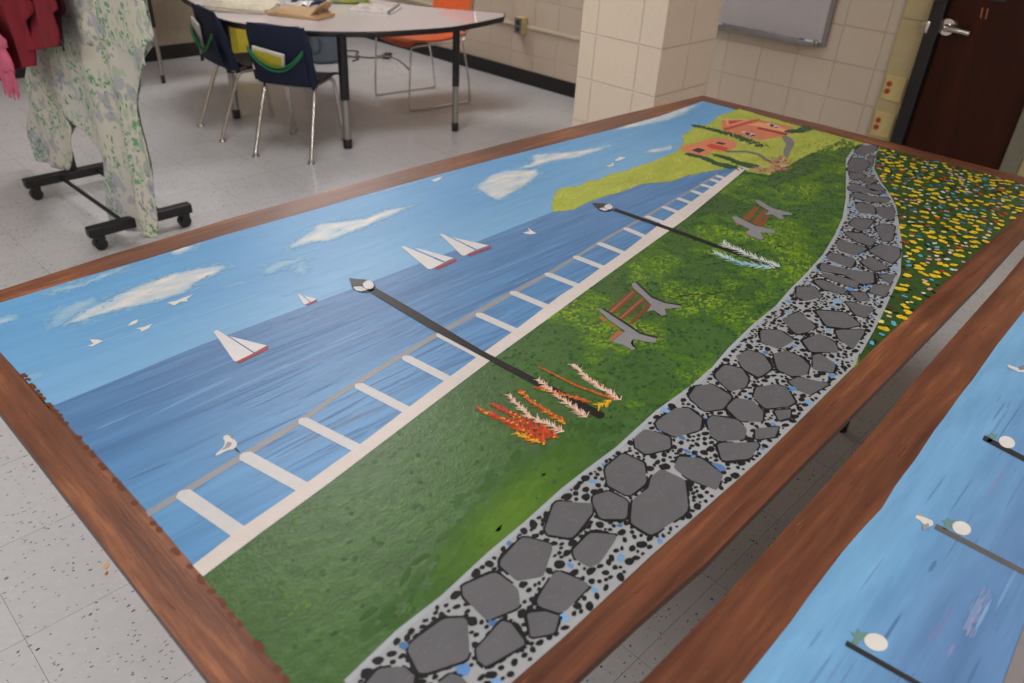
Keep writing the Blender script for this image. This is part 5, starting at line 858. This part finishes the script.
# ------------------------------------------------------------------ garment rack with sheet, jacket and scarf
rk = empty('garment_rack', (1.0, 2.01, 0), 0, 'black rolling garment rack with caster wheels left of the mural', 'rack')
for yy in (-.345, .34):
    bm = bmesh.new(); box(bm, (0, yy, .082), (.43, .045, .042), .006); fo = obj('foot_bar', bm, M['black'], rk)
    for xx in (-.178, .178):
        bm = bmesh.new(); vs = bmesh.ops.create_cone(bm, cap_ends=True, segments=20, radius1=.026, radius2=.026, depth=.04)['verts']
        bmesh.ops.rotate(bm, cent=(0, 0, 0), matrix=Matrix.Rotation(PI/2, 3, 'X'), verts=vs); bmesh.ops.bevel(bm, geom=bm.edges[:], offset=.004, segments=2, affect='EDGES')
        bmesh.ops.translate(bm, vec=(xx, yy, .027), verts=bm.verts[:]); box(bm, (xx+.005, yy, .055), (.03, .05, .018), .004); obj('caster', bm, M['blackplastic'], fo, True)
    bm = bmesh.new(); box(bm, (0, yy, .70), (.028, .028, 1.22), .003); obj('post', bm, M['black'], rk)
for xx in (-.06, .10):
    bm = bmesh.new(); tube(bm, [(xx, -.345, .078), (xx, .34, .078)], .009, 10); obj('base_rod', bm, M['black'], rk, True)
bm = bmesh.new(); tube(bm, [(0, -.75, 1.32), (0, 1.15, 1.32)], .014, 14); obj('hanging_rail', bm, M['black'], rk, True)

def cloth(bm, rows, ncol, x0, amp, freq, seed, mi=0, nsub=5, top=None):
    """rows: list of ((yl,zl),(yr,zr)) from top to bottom -> draped surface near the plane x=x0"""
    L = smoothpath([(0, a[0], a[1]) for a, b in rows], nsub); R_ = smoothpath([(0, b[0], b[1]) for a, b in rows], nsub); vs = []
    for j, (a, b) in enumerate(zip(L, R_)):
        row = []
        for i in range(ncol+1):
            u = i/ncol; p = a.lerp(b, u); y, z = p.y, p.z
            fade = min(1, max(0, (1.32-z)/.25))
            x = x0+fade*(amp*math.sin(freq*y+2.2*noise.noise(Vector((y*2, z*1.6, seed)))*2)+amp*.9*noise.noise(Vector((y*6, z*3.2, seed+4))))
            if z > 1.30: x = x0*.15+.85*1.0
            row.append(bm.verts.new((x, y, z)))
        vs.append(row)
    if top:
        for v in vs[0]: bm.verts.remove(v)
        vs[0] = top
    for a, b in zip(vs, vs[1:]):
        for i in range(ncol): f = bm.faces.new((a[i], a[i+1], b[i+1], b[i])); f.material_index = mi
    return vs
e = empty('floral_sheet', (1.0, 1.95, 1.32), 0, 'cream floral bedsheet draped over the garment rack, green leaves and lavender blossoms', 'sheet')
def cobj(name, parts, mat, par, th=.0025):
    bm = bmesh.new()
    for a in parts: cloth(bm, *a)
    bmesh.ops.remove_doubles(bm, verts=bm.verts[:], dist=.0005)
    o = obj(name, bm, mat, par, True); 
    if par: o.matrix_parent_inverse = par.matrix_world.inverted()
    solid(o, th); return o
bpy.context.view_layer.update()
bm = bmesh.new(); rowsM = SHEET['main']; (ml, mr) = rowsM[-1]; KS = 24
mid = (ml[0]+(mr[0]-ml[0])*KS/60, ml[1]+(mr[1]-ml[1])*KS/60)
vsm = cloth(bm, rowsM, 60, .955, .014, 20, 1.0)
cloth(bm, [(ml, mid)]+SHEET['left'][1:], KS, .955, .014, 20, 1.0, top=vsm[-1][:KS+1])
cloth(bm, [(mid, mr)]+SHEET['right'][2:], 60-KS, .955, .014, 20, 1.0, top=vsm[-1][KS:])
o = obj('draped_panel', bm, M['floral'], e, True); o.matrix_parent_inverse = e.matrix_world.inverted(); solid(o, .0025)
cobj('front_fold', [(SHEET['flap'], 30, .925, .008, 20, 5.0)], M['floral'], e)
cobj('back_fold', [(SHEET['tail'], 16, 1.02, .012, 30, 7.0), (SHEET['tail2'], 12, 1.02, .012, 30, 9.0)], M['floral'], e)
j = empty('red_jacket', (.86, 2.9, 1.3), 0, 'dark red knit jacket hanging open in front of the floral sheet', 'jacket')
bpy.context.view_layer.update()
cobj('jacket_front', [(SHEET['jl'], 18, .845, .012, 20, 2.0)], M['red'], j, .006)
cobj('jacket_panel', [(SHEET['jr'], 16, .86, .010, 18, 3.0)], M['red'], j, .006)
cobj('lining', [(SHEET['jd'], 8, .905, .01, 20, 3.0)], M['reddark'], j, .004)
bm = bmesh.new(); zp = SHEET['zip']; tube(bm, [(.84, a, b) for a, b in zp], .004, 8); o = obj('zipper_pull', bm, M['blackplastic'], j, True); o.matrix_parent_inverse = j.matrix_world.inverted()
s = empty('pink_scarf', (.82, 3.0, 1.3), 0, 'pink knitted scarf with fringe hanging beside the red jacket', 'scarf')
bpy.context.view_layer.update()
cobj('scarf_body', [(SHEET['scarf'], 10, .80, .012, 50, 4.0)], M['pink'], s, .005)
bm = bmesh.new()
(a0, b0) = SHEET['scarf'][-1]
for k in range(14):
    u = k/13; p = (a0[0]+(b0[0]-a0[0])*u, a0[1]+(b0[1]-a0[1])*u); ln = random.uniform(.05, .12)
    tube(bm, smoothpath([(.80, p[0], p[1]+.01), (.802, p[0]+random.uniform(-.006, .006), p[1]-ln*.5), (.80, p[0]+random.uniform(-.02, .012), p[1]-ln)], 3), [.004]*6+[.002], 6)
o = obj('fringe', bm, M['pink'], s, True); o.matrix_parent_inverse = s.matrix_world.inverted()

# ------------------------------------------------------------------ light
def area(name, loc, size, power, col=(1, .98, .975), rot=(0, 0, 0)):
    l = bpy.data.lights.new(name, 'AREA'); l.shape = 'RECTANGLE'; l.size, l.size_y = size; l.energy = power; l.color = col
    o = bpy.data.objects.new(name, l); o.location = loc; o.rotation_euler = rot; COL.objects.link(o); return o
for lx, ly, pw in ((-2.6, -3.0, 50), (-2.8, 0, 54), (-2.6, 2.6, 44), (.3, -3.3, 44), (-.4, .3, 6), (1.6, 1.3, 28), (1.9, -3.4, 46), (3.2, 3.5, 34)):
    area('ceiling_light', (lx, ly, 2.72), (1.2, .6), pw)

w = bpy.data.worlds.new('room_air'); sc.world = w; w.use_nodes = True
w.node_tree.nodes['Background'].inputs[0].default_value = (1, .95, .9, 1); w.node_tree.nodes['Background'].inputs[1].default_value = .05

# ------------------------------------------------------------------ camera
cd = bpy.data.cameras.new('camera'); cam = bpy.data.objects.new('camera', cd); COL.objects.link(cam)
cd.sensor_width = 36; cd.lens = 27.342; cd.clip_start = .02
cd.dof.use_dof = True; cd.dof.focus_distance = 1.45; cd.dof.aperture_fstop = 5.0
R3 = Matrix(((0.6895187, 0.3529145, -0.6324676), (-0.7223303, 0.3989159, -0.5648939), (0.0529421, 0.8463554, 0.5299808)))
cam.matrix_world = Matrix.Translation((-.158857, -1.473965, 1.44555)) @ R3.to_4x4()
sc.camera = cam
sc.view_settings.view_transform = 'Standard'; sc.view_settings.look = 'None'; sc.view_settings.gamma = 1
sc.view_settings.exposure = EXPO; sc.view_settings.use_curve_mapping = False
try: sc.cycles.use_denoising = True
except Exception: pass
